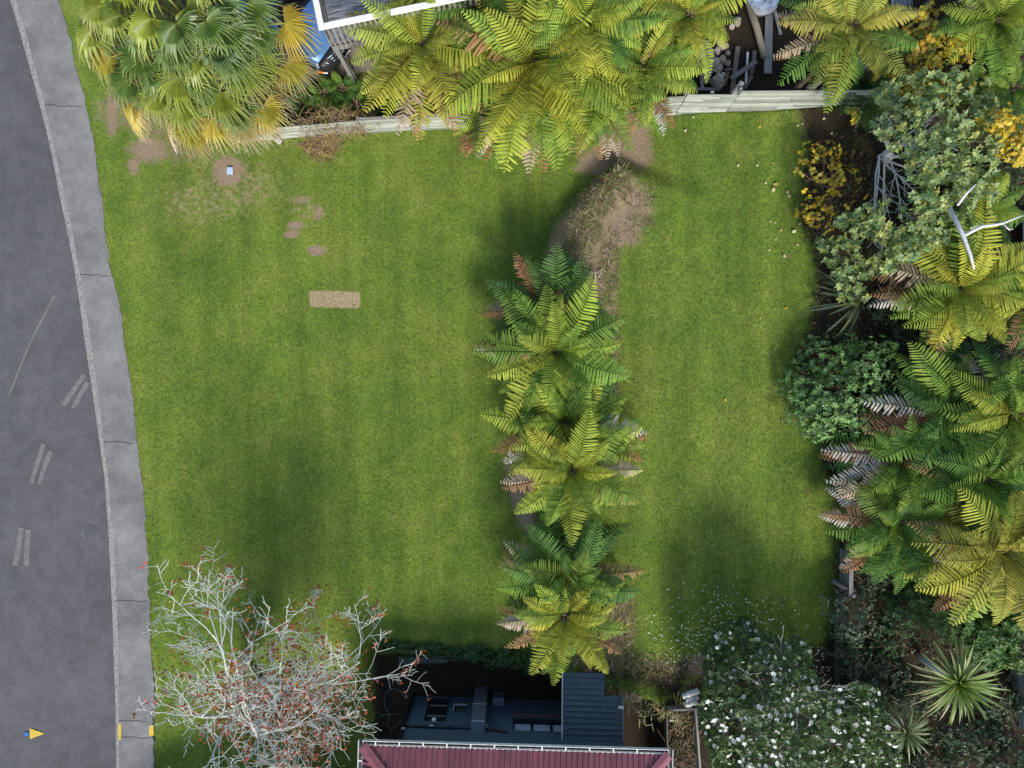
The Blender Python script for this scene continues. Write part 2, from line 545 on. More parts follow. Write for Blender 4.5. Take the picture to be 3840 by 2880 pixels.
def zones(x, y, h):
    px, py = pix(x, y, h)
    mx = np.maximum.reduce
    soil = mx([
        pmask(px, py, [(2150, 640), (2180, 585), (2290, 545), (2300, 470), (2435, 455), (2445, 600), (2420, 650), (2340, 600), (2250, 660)], 22),
        pmask(px, py, [(2340, 590), (2260, 640), (2170, 740), (2080, 840), (2010, 1060), (1990, 1180), (2050, 1180), (2100, 980), (2150, 860), (2240, 750), (2320, 640)], 20) * .95,
        pmask(px, py, [(1890, 1720), (1990, 1740), (2020, 1990), (2000, 2080), (1930, 1930), (1890, 1820)], 24) * .9,
        ell(px, py, 855, 640, 62, 55), ell(px, py, 560, 560, 90, 60) * .8,
        ell(px, py, 690, 560, 240, 80) * .5, ell(px, py, 500, 620, 24, 40) * .9,
        ell(px, py, 420, 420, 30, 110) * .8, ell(px, py, 1110, 845, 42, 20) * .8, ell(px, py, 1095, 880, 34, 18) * .85,
        ell(px, py, 1185, 940, 36, 22) * .9, ell(px, py, 1195, 800, 24, 34) * .75, ell(px, py, 1130, 750, 55, 20) * .65,
        ell(px, py, 2470, 2505, 120, 35) * .7, ell(px, py, 2650, 2500, 130, 50) * .8,
        pmask(px, py, [(2320, 615), (2230, 735), (2130, 840), (2085, 1000), (2060, 1090), (2180, 1180), (2280, 1180), (2310, 960), (2400, 930), (2470, 810), (2450, 710), (2390, 650)], 22) * .66, pmask(px, py, [(2265, 900), (2335, 900), (2330, 1250), (2320, 1720), (2265, 1720)], 18) * .62, pmask(px, py, [(2960, 400), (3260, 380), (3250, 560), (3040, 560), (2990, 500)], 25) * .6,
        pmask(px, py, [(330, 470), (330, 330), (480, 360), (1000, 470), (1300, 460), (1300, 500), (1000, 540), (600, 560)], 20) * .5,
        ell(px, py, 2200, 560, 330, 40) * .4, ell(px, py, 1180, 530, 120, 50) * .5,
    ])
    straw = mx([
        pmask(px, py, [(2320, 615), (2230, 735), (2130, 840), (2085, 1000), (2060, 1090), (2180, 1160), (2260, 1110), (2300, 950), (2400, 900), (2500, 800), (2440, 720), (2400, 660)], 22) * .3,
        pmask(px, py, [(2255, 1090), (2310, 1080), (2320, 1400), (2320, 1780), (2260, 1780), (2270, 1400)], 20) * .6,
        pmask(px, py, [(2270, 2230), (2370, 2240), (2380, 2400), (2300, 2450), (2240, 2380)], 25) * .85,
        pmask(px, py, [(1158, 1090), (1350, 1095), (1352, 1156), (1162, 1150)], 9) * 1.0,
        ell(px, py, 1150, 790, 120, 60) * .42, ell(px, py, 900, 700, 280, 160) * .44, ell(px, py, 760, 760, 300, 140) * .42,
        ell(px, py, 2250, 2470, 220, 40) * .5,
    ])
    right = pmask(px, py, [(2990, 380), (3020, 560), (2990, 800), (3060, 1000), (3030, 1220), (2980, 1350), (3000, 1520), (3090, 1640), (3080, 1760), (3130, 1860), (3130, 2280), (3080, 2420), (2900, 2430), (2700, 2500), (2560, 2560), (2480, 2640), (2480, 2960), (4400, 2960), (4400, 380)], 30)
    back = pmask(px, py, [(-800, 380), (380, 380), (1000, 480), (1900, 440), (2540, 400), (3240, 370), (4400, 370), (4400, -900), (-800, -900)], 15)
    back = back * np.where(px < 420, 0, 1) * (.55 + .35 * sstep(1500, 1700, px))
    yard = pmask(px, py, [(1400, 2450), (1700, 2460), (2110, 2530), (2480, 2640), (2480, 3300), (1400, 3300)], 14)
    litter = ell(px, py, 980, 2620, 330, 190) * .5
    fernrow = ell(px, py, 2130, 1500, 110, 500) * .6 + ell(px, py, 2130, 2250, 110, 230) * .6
    hum_shade = mx([pmask(px, py, [(2300, 640), (2220, 740), (2130, 850), (2090, 1010), (2070, 1090), (2180, 1130), (2210, 1000), (2260, 860), (2300, 740), (2340, 670)], 20) * .45, right * .92, back, yard, litter, fernrow, ell(px, py, 1000, 2240, 70, 60) * .4,  # last ellipse: slight shadow of the bare tree, coloured into the lawn
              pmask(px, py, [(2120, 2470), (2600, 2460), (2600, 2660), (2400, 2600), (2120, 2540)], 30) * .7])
    return soil, straw, hum_shade


def axis(lo, hi, step):
    core = np.arange(lo, hi + 1e-6, step)
    far = np.array([1, 3, 7, 15, 30, 60, 120, 250, 500.])
    return np.concatenate([(lo - far)[::-1], core, hi + far])


gx_, gy_ = axis(-16.5, 17.5, .1), axis(-14.5, 13.5, .1)
GX, GY = np.meshgrid(gx_, gy_)
GH = height(GX, GY)
nx, ny = len(gx_), len(gy_)
idx = np.arange(nx * ny).reshape(ny, nx)
faces = np.stack([idx[:-1, :-1], idx[:-1, 1:], idx[1:, 1:], idx[1:, :-1]], -1).reshape(-1, 4)
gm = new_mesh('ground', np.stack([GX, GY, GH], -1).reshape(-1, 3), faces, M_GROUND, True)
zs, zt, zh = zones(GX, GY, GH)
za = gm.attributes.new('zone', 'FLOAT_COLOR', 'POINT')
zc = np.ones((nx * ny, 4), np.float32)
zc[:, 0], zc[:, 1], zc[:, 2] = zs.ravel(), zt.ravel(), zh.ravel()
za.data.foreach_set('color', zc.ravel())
tag(add_obj('ground', gm), 'mown lawn and garden ground with bare soil patches', 'ground', kind='structure')


def ribbon(name, left, right, z0, z1, mat, ys, x_left=None, zb=None):
    """strip between two map polylines, with a skirt down to zb on both sides"""
    L = [(interp(left, y, 1) if x_left is None else x_left) for y in ys]
    Rr = [interp(right, y, 1) for y in ys]
    vs, fs = [], []
    for y, a, b in zip(ys, L, Rr):
        ax, bx_, wy = (a - 1920) / 120, (b - 1920) / 120, (1440 - y) / 120
        vs += [(ax, wy, zb), (ax, wy, z0), (bx_, wy, z1), (bx_, wy, zb)]
    for i in range(len(ys) - 1):
        for k in range(3):
            fs.append((i * 4 + k, i * 4 + k + 1, i * 4 + 5 + k, i * 4 + 4 + k))
    o = add_obj(name, new_mesh(name, vs, fs, mat))
    o['kind'] = 'structure'
    return o


ys = [-30000, -4000, -400] + list(range(0, 2900, 60)) + [2880, 3300, 7000, 30000]
tag(ribbon('road', KERB_L, KERB_L, -.10, -.115, M_ROAD, ys, x_left=-860, zb=-.4), 'dark grey asphalt road along the kerb', 'road')
tag(ribbon('kerb', KERB_L, KERB_R, -.005, .004, M_KERB, ys, zb=-.4), 'lichen covered concrete kerb beside the road', 'kerb')
# footpath: uneven right edge where the turf creeps over it
_w = [0.0]
for _k in range(400): _w.append(_w[-1] * .86 + random.gauss(0, 2.0))
PR2 = [(x + _w[(y + 60) // 14] + random.uniform(-2.0, 2.0), y) for x, y in [(float(interp(PATH_R, yy, 1)), yy) for yy in range(-60, 2940, 14)]]
PR2 = [(110, -400)] + PR2 + [(580, 3300)]
ys2 = [-30000, -4000, -400] + list(range(-60, 2940, 14)) + [3300, 7000, 30000]
KR = ribbon('footpath', KERB_R, PR2, .012, .02, M_PATH, ys2, zb=-.4)
tag(KR, 'pale grey sealed footpath between kerb and lawn', 'footpath')
M_JOINT = mat_plain('joint_grime', (.05, .048, .042), (.03, .03, .027), .95, 20)
for yj in (395, 1030, 1655, 2250, 2700, 2762):
    xa, xb = float(interp(KERB_R, yj, 1)), float(interp(PATH_R, yj, 1))
    pa, pb = Vector(((xa - 1920) / 120, (1440 - yj) / 120, .0195)), Vector(((xb - 1930) / 120, (1440 - yj - 6) / 120, .0235))
    pts_ = []
    for t_ in np.linspace(0, 1, 9):
        q_ = pa.lerp(pb, float(t_)); pts_.append(q_ + Vector((0, random.gauss(0, .012), 0)))
    mj = MB()
    for p_, q_ in zip(pts_[:-1], pts_[1:]):
        w_ = random.uniform(.005, .011)
        mj.quad(p_ - Vector((0, w_, 0)), q_ - Vector((0, w_, 0)), q_ + Vector((0, w_, 0)), p_ + Vector((0, w_, 0)))
    mj.obj('joint', M_JOINT, KR)

# ---------------------------------------------------------------- grass blades
def make_grass(n=620000):
    x = rng.uniform(-14.2, 10.8, n); y = rng.uniform(-12.2, 11.5, n)
    h = height(x, y)
    gxm, gym = x * 120 + 1920, 1440 - y * 120
    pr = interp(PR2, gym, 1)
    s, t, hu = zones(x, y, h)
    nz = .5 + .5 * np.sin(x * 5.1 + 2 * np.sin(y * 3.7)) * np.sin(y * 4.7 + 1.5 * np.sin(x * 4.3))
    keep = (gxm > pr - 2) & (rng.random(n) > np.clip((np.maximum(s, hu) - .35) * 2.1 + (nz - .5) * .5, 0, .985))
    px, py = pix(x, y, h)
    keep &= (px > -30) & (px < 3560) & (py > -40) & (py < 2940)
    keep &= ~((px > 1560) & (px < 2400) & (py > 2600))
    x, y, h, t, hu = x[keep], y[keep], h[keep], t[keep], hu[keep]
    n = len(x)
    a = rng.uniform(0, 2 * np.pi, n)
    lean = rng.uniform(.2, 1.1, n)
    L = rng.uniform(.028, .062, n)
    w = rng.uniform(.006, .011, n)
    b = rng.uniform(0, 2 * np.pi, n)
    base = np.stack([x, y, h - .004], -1)
    side = np.stack([np.cos(b) * w, np.sin(b) * w, 0 * w], -1)
    tip = np.stack([np.cos(a) * np.sin(lean) * L, np.sin(a) * np.sin(lean) * L, np.cos(lean) * L], -1)
    v = np.stack([base - side, base + side, base + tip], 1).reshape(-1, 3)
    dry = np.clip(t * 1.2 + (rng.random(n) < .07) * .45 + rng.normal(0, .05, n), 0, .95)
    c = np.stack([dry, rng.random(n), 0 * dry], -1)
    me = new_mesh('grass', v, np.arange(3 * n).reshape(-1, 3), M_GRASS, col=np.repeat(c, 3, 0))
    tag(add_obj('grass', me), 'short mown green grass covering the lawn', 'grass', kind='stuff')


make_grass()


# ================================================================ foliage builders
def col_rand(pal, n, jit=.18):
    pal = np.array(pal, float)
    c = pal[rng.integers(0, len(pal), n)]
    k = 1 + rng.normal(0, jit, (n, 1))
    return np.clip(c * np.clip(k, .45, 1.6), 0, 1)


T_LEAF = (np.array([(0, 0, 0), (.45, -.5, .06), (1, 0, -.10), (.45, .5, .06), (.5, 0, -.03)]), [(0, 1, 4), (1, 2, 4), (2, 3, 4), (3, 0, 4)])
T_OVAL = (np.array([(0, 0, 0), (.22, -.40, .04), (.60, -.50, .05), (1, 0, -.08), (.60, .50, .05), (.22, .40, .04), (.5, 0, -.03)]), [(0, 1, 6), (1, 2, 6), (2, 3, 6), (3, 4, 6), (4, 5, 6), (5, 0, 6)])
T_STRAP = (np.array([(0, -.4, 0), (0, .4, 0), (.4, -.5, .06), (.4, .5, .06), (.75, -.38, .0), (.75, .38, .0), (1, 0, -.14)]), [(0, 2, 3, 1), (2, 4, 5, 3), (4, 6, 5)])
_m = [(0, 0), (.08, -.42), (.30, -.30), (.52, -.55), (.60, -.22), (1, 0), (.60, .22), (.52, .55), (.30, .30), (.08, .42)]
T_MAPLE = (np.array([(u, v, -.25 * v * v) for u, v in _m] + [(.4, 0, .06)]), [(k, (k + 1) % 10, 10) for k in range(10)])
_f = []
for k in range(5):
    a = 2 * math.pi * k / 5
    _f += [(.5 * math.cos(a - .5), .5 * math.sin(a - .5), .05), (.62 * math.cos(a), .62 * math.sin(a), .0), (.5 * math.cos(a + .5), .5 * math.sin(a + .5), .05)]
T_FLOWER = (np.array([(0, 0, -.12)] + _f), [(0, 1 + 3 * k, 2 + 3 * k, 3 + 3 * k) for k in range(5)])


def leaf_cloud(cen, axis_, nor, L, W, colr, tmpl):
    """many leaves as one vertex/face array: tmpl rows are (along, across, lift)"""
    tv, tf = tmpl
    cen = np.asarray(cen, float); n = len(cen)
    axis_ = axis_ / (np.linalg.norm(axis_, axis=1, keepdims=True) + 1e-9)
    side = np.cross(nor, axis_); side /= (np.linalg.norm(side, axis=1, keepdims=True) + 1e-9)
    up = np.cross(axis_, side)
    L = np.broadcast_to(L, n); W = np.broadcast_to(W, n)
    v = cen[:, None] + tv[None, :, 0:1] * (axis_ * L[:, None])[:, None] + tv[None, :, 1:2] * (side * W[:, None])[:, None] + tv[None, :, 2:3] * (up * L[:, None])[:, None]
    k = len(tv)
    fs = []
    off = (np.arange(n) * k)
    # all faces turned into triangles
    tri = []
    for f in tf:
        for i in range(1, len(f) - 1): tri.append((f[0], f[i], f[i + 1]))
    tri = np.array(tri)
    faces = (off[:, None, None] + tri[None]).reshape(-1, 3)
    return v.reshape(-1, 3), faces, np.repeat(colr, k, 0)


def leaf_obj(name, clouds, mat, parent=None, kind='stuff'):
    vs, fs, cs, b = [], [], [], 0
    for v, f, c in clouds:
        vs.append(v); fs.append(f + b); cs.append(c); b += len(v)
    v = np.concatenate(vs)
    if parent is not None:
        m = np.array(parent_world(parent).inverted()); v = v @ m[:3, :3].T + m[:3, 3]
    me = new_mesh(name, v, np.concatenate(fs), mat, col=np.concatenate(cs))
    o = add_obj(name, me, parent)
    if kind: o['kind'] = kind
    return o


def rdir(n, zmin=-1., zmax=1.):
    z = rng.uniform(zmin, zmax, n); a = rng.uniform(0, 2 * np.pi, n); r = np.sqrt(np.clip(1 - z * z, 0, 1))
    return np.stack([r * np.cos(a), r * np.sin(a), z], -1)


def rosettes(cen, n_per, L, W, pal, tmpl=T_LEAF, tilt=(.0, .6), jit=.15, colmix=.6, out=None):
    """a whorl of leaves round every centre"""
    n = len(cen)
    q = rdir(n, .35, 1.0) if out is None else out
    a0 = rng.uniform(0, 2 * np.pi, n)
    cs, ax, no, ll, ww = [], [], [], [], []
    e1 = np.cross(q, np.array([.3, .9, .1])); e1 /= np.linalg.norm(e1, axis=1, keepdims=True)
    e2 = np.cross(q, e1)
    basec = col_rand(pal, n, jit)
    cl = []
    for k in range(n_per):
        a = a0 + 2 * np.pi * k / n_per + rng.normal(0, .2, n)
        t = rng.uniform(tilt[0], tilt[1], n)
        d = (e1 * np.cos(a)[:, None] + e2 * np.sin(a)[:, None]) * np.cos(t)[:, None] + q * np.sin(t)[:, None]
        nn = q * np.cos(t)[:, None] - (e1 * np.cos(a)[:, None] + e2 * np.sin(a)[:, None]) * np.sin(t)[:, None]
        cs.append(cen + d * L * .06); ax.append(d); no.append(nn)
        s = rng.uniform(.75, 1.15, n)
        ll.append(L * s); ww.append(W * s)
        cl.append(basec * colmix + col_rand(pal, n, jit) * (1 - colmix))
    return leaf_cloud(np.concatenate(cs), np.concatenate(ax), np.concatenate(no), np.concatenate(ll), np.concatenate(ww), np.concatenate(cl), tmpl)


def blob_pts(n, cen, rad, shell=.55, lump=.25, seed=0):
    """points through the outer part of a lumpy ellipsoid"""
    d = rdir(n, -.35, 1)
    k = 1 + lump * np.sin(d[:, 0] * 5.3 + seed) * np.sin(d[:, 1] * 4.7 + seed * 2.1) + lump * .6 * np.sin(d[:, 0] * 11 + d[:, 2] * 9 + seed)
    r = rng.uniform(shell, 1, n) ** .6 * k
    return np.asarray(cen) + d * r[:, None] * np.asarray(rad), d


# ---------------------------------------------------------------- tree ferns
def frond_mesh(name, a0, a1, n=25, W=.17, seed=0, ragged=.0, curl=0.0):
    r = np.random.default_rng(seed)
    ns = 14
    ts = np.linspace(0, 1, ns + 1)
    ang = a0 + (a1 - a0) * ts ** 1.15
    xs = np.concatenate([[0], np.cumsum(np.cos(ang[:-1]) / ns)])
    zs_ = np.concatenate([[0], np.cumsum(np.sin(ang[:-1]) / ns)])
    ysw = curl * ts ** 2
    V, F, C = [], [], []
    # stalk
    for i in range(ns + 1):
        w = .010 * (1 - .8 * ts[i])
        V += [(xs[i], ysw[i] - w, zs_[i]), (xs[i], ysw[i] + w, zs_[i]), (xs[i], ysw[i], zs_[i] + w * 1.2)]
        C += [(.55, .5, .4)] * 3
    for i in range(ns):
        for k in range(3):
            F.append((i * 3 + k, i * 3 + (k + 1) % 3, i * 3 + 3 + (k + 1) % 3, i * 3 + 3 + k))
    for i in range(n):
        t = .10 + .885 * (i + .5) / n
        p = np.array([np.interp(t, ts, xs), np.interp(t, ts, ysw), np.interp(t, ts, zs_)])
        an = np.interp(t, ts, ang)
        T = np.array([math.cos(an), 2 * curl * t, math.sin(an)]); T /= np.linalg.norm(T)
        S = np.array([0, 1., 0]); Nn = np.cross(T, S) * -1
        if Nn[2] < 0: Nn = -Nn
        prof = (min(1, t / .34) ** .6) * (min(1, (1.02 - t) / .46) ** .8)
        sp = .885 / n
        for sgn in (-1, 1):
            l = W * prof * (1 + r.normal(0, .05))
            if r.random() < ragged: l *= r.uniform(.2, .7)
            fa = R(80 - 22 * t) + r.normal(0, .05)
            d = T * math.cos(fa) + S * sgn * math.sin(fa) - Nn * (.10 + .10 * r.random())
            d /= np.linalg.norm(d)
            hw = sp * .36 * min(1, prof + .35)
            tw = T + Nn * r.normal(.22, .16)
            b = len(V)
            droop = -Nn * l * r.uniform(.03, .16)
            V += [tuple(p - tw * hw * .8), tuple(p + tw * hw * .8),
                  tuple(p + d * l * .55 - tw * hw + droop * .2), tuple(p + d * l * .55 + tw * hw + droop * .2),
                  tuple(p + d * l * .84 - tw * hw * .62 + droop * .6), tuple(p + d * l * .84 + tw * hw * .62 + droop * .6),
                  tuple(p + d * l + droop)]
            k = 1 + r.normal(0, .09)
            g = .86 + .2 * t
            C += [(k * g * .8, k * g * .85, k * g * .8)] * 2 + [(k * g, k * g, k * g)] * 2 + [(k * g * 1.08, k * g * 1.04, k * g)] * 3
            if sgn > 0:
                F += [(b, b + 2, b + 3, b + 1), (b + 2, b + 4, b + 5, b + 3), (b + 4, b + 6, b + 5)]
            else:
                F += [(b + 1, b + 3, b + 2, b), (b + 3, b + 5, b + 4, b + 2), (b + 5, b + 6, b + 4)]
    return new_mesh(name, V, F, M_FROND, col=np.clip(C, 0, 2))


_fr = random.Random(77)
FR_UP = [frond_mesh('frond_upright', R(_fr.uniform(50, 72)), R(_fr.uniform(-12, 12)), 21, _fr.uniform(.19, .225), 1 + i, curl=_fr.uniform(-.14, .14)) for i in range(5)]
FR_MID = [frond_mesh('frond_arching', R(_fr.uniform(24, 44)), R(_fr.uniform(-45, -20)), _fr.choice((21, 23, 25)), _fr.uniform(.19, .235), 11 + i, ragged=_fr.choice((0, 0, .06)), curl=_fr.uniform(-.2, .2)) for i in range(8)]
FR_LOW = [frond_mesh('frond_drooping', R(_fr.uniform(4, 22)), R(_fr.uniform(-68, -42)), _fr.choice((21, 23, 25)), _fr.uniform(.18, .23), 31 + i, ragged=_fr.choice((0, .08, .15)), curl=_fr.uniform(-.22, .22)) for i in range(8)]
FR_DEAD = [frond_mesh('frond_withered', R(4), R(-46), 22, .19, 51 + i, ragged=.15, curl=.12 * (i - 1)) for i in range(3)]

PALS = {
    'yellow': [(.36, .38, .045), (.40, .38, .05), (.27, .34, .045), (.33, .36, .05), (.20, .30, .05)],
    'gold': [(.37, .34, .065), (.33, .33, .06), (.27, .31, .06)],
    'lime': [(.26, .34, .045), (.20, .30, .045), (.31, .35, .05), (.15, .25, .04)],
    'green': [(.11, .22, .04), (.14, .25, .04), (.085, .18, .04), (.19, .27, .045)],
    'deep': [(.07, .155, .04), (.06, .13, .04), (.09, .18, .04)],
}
DEAD = [(.36, .22, .10), (.42, .33, .24), (.28, .15, .07), (.50, .46, .42)]


def tree_fern(px, py, z, rpx, n, pal, label, group='tree ferns in the garden', dead=2, seed=None, base_z=None, skip=None, low_pal=None, dead_az=None):
    r = np.random.default_rng(int(px * 7 + py * 13) if seed is None else seed)
    c = P(px, py, z)
    gz = float(height(np.array([c.x]), np.array([c.y]))[0]) if base_z is None else base_z
    root = empty('tree_fern', (c.x, c.y, gz), label, 'tree fern', group)
    L = rpx * (CAM_H - z) / FPX * 1.05
    # trunk of matted fibres
    m = MB()
    lx, ly = r.normal(0, .12, 2)
    hgt = z - gz
    pts = [(c.x + lx * (1 - t) * hgt * .5, c.y + ly * (1 - t) * hgt * .5, gz - .1 + (hgt + .12) * t) for t in np.linspace(0, 1, 6)]
    m.tube(pts, [.17, .13, .11, .105, .12, .09], 9)
    m.obj('trunk', M_BARK, root, smooth=True)
    # heart of coiled young fronds
    m = MB()
    for k in range(6):
        a = k * 2.4 + r.random()
        q = [(c.x + math.cos(a) * .05 * t * 3, c.y + math.sin(a) * .05 * t * 3, z + .16 * t) for t in (0, .5, 1)]
        q.append((c.x + math.cos(a) * .10, c.y + math.sin(a) * .10, z + .15))
        m.tube(q, [.022, .02, .017, .012], 5)
    m.obj('crozier_cluster', M_TWIG, root, smooth=True)
    n = int(n * 1.5)
    for i in range(n):
        az = i * 2.39996 + r.normal(0, .22)
        u = (i + .5) / n
        if u < .24: me, s, tl = FR_UP[r.integers(5)], r.uniform(.45, .82), r.normal(0, .14)
        elif u < .70: me, s, tl = FR_MID[r.integers(8)], r.uniform(.62, 1.08), r.normal(0, .12)
        else: me, s, tl = FR_LOW[r.integers(8)], r.uniform(.70, 1.15), r.normal(0, .12)
        if skip and any(abs((az - s0 + math.pi) % (2 * math.pi) - math.pi) < s1 for s0, s1 in skip) and u > .3:
            s *= .55
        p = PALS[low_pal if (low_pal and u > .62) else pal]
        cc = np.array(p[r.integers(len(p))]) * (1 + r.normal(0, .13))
        o = add_obj('frond', me, root, (r.normal(0, .03), r.normal(0, .03), hgt - .02 - .10 * u), Euler((r.normal(0, .24), tl, az), 'XYZ'), (L * s, L * s * r.uniform(.88, 1.1), L * s))
        o.color = (*np.clip(cc, .01, 1), 1)
    for i in range(dead + (1 if dead > 1 else 0)):
        az = r.uniform(0, 6.28) if not dead_az else dead_az[i % len(dead_az)] + r.normal(0, .1)
        cc = np.array(DEAD[r.integers(len(DEAD))])
        o = add_obj('withered_frond', FR_DEAD[i % 3], root, (0, 0, hgt - .1), Euler((r.normal(0, .15), r.normal(-.12, .15), az)), (L * 1.03, L * .9, L))
        o.color = (*cc, 1)
        o['label'] = 'withered brown frond'
    return root


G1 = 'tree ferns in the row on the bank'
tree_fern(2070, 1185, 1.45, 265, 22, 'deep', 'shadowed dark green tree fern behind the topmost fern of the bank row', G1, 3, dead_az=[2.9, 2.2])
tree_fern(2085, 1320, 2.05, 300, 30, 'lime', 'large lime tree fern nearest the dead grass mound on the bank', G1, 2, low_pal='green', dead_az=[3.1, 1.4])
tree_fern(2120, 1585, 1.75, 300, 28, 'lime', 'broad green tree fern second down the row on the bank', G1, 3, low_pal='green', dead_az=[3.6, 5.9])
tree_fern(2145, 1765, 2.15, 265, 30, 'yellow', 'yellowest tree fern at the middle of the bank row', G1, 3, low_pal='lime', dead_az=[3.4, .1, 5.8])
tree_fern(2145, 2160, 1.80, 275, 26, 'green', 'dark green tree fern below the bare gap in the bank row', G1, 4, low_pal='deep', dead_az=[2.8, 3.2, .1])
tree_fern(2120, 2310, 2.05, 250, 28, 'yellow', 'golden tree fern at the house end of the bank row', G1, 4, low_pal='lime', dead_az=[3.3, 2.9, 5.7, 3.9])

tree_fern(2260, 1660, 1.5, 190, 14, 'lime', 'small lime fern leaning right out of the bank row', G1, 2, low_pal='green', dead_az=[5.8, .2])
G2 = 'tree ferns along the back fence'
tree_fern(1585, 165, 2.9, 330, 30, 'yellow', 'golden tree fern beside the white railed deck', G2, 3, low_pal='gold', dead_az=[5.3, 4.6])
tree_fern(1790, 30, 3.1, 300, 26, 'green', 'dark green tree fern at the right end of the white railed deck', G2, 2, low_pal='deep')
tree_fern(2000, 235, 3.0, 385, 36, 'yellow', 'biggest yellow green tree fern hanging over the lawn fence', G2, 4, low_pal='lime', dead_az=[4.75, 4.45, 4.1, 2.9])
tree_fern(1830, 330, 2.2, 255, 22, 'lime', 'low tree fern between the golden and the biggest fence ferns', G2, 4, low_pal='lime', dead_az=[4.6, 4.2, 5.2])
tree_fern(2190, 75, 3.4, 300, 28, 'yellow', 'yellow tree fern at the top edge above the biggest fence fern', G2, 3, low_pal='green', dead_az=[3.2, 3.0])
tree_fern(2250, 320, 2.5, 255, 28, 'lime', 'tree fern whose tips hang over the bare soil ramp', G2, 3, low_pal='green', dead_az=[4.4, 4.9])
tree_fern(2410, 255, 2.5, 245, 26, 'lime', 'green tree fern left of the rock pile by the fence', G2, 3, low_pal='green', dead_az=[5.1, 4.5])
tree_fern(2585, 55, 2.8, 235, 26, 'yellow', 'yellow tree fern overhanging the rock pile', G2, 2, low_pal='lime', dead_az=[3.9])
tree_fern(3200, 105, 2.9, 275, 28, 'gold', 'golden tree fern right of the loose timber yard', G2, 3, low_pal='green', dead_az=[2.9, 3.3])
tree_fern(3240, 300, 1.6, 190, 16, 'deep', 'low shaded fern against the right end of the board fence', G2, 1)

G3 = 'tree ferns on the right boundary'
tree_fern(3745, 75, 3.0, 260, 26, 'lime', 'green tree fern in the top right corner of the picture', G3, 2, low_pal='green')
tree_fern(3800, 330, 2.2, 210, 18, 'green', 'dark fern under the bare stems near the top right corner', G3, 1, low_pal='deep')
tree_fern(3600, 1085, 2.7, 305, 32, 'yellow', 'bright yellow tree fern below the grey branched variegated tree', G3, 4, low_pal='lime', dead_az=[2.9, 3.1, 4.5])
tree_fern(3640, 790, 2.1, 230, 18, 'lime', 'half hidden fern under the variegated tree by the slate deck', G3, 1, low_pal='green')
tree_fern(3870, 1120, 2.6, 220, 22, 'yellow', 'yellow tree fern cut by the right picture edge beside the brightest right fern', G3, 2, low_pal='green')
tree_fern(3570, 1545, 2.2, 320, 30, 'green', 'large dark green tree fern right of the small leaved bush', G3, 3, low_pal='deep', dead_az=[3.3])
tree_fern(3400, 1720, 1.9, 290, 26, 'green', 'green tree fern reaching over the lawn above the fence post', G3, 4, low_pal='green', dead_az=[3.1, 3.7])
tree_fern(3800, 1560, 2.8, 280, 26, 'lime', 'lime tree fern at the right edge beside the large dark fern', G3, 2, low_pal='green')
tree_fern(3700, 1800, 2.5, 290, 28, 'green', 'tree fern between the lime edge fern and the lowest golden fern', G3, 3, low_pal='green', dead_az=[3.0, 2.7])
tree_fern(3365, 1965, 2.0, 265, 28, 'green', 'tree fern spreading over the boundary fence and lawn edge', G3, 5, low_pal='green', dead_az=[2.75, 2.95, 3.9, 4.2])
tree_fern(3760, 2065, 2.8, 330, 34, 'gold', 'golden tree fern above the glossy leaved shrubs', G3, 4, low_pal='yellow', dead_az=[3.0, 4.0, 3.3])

# small ground ferns in the neighbour's bed
for q, (px, py, rp, lb) in enumerate([(1215, 350, 95, 'small dark ground fern nearest the strap leaved clump'), (1285, 335, 90, 'small ground fern at the foot of the deck post'), (1330, 390, 85, 'small ground fern beside the lattice topped fence'), (1205, 400, 70, 'tiny ground fern against the vine tangle')]):
    tree_fern(px, py, .45, rp, 13, 'green', lb, 'ground ferns in the neighbour bed', 0, low_pal='deep')


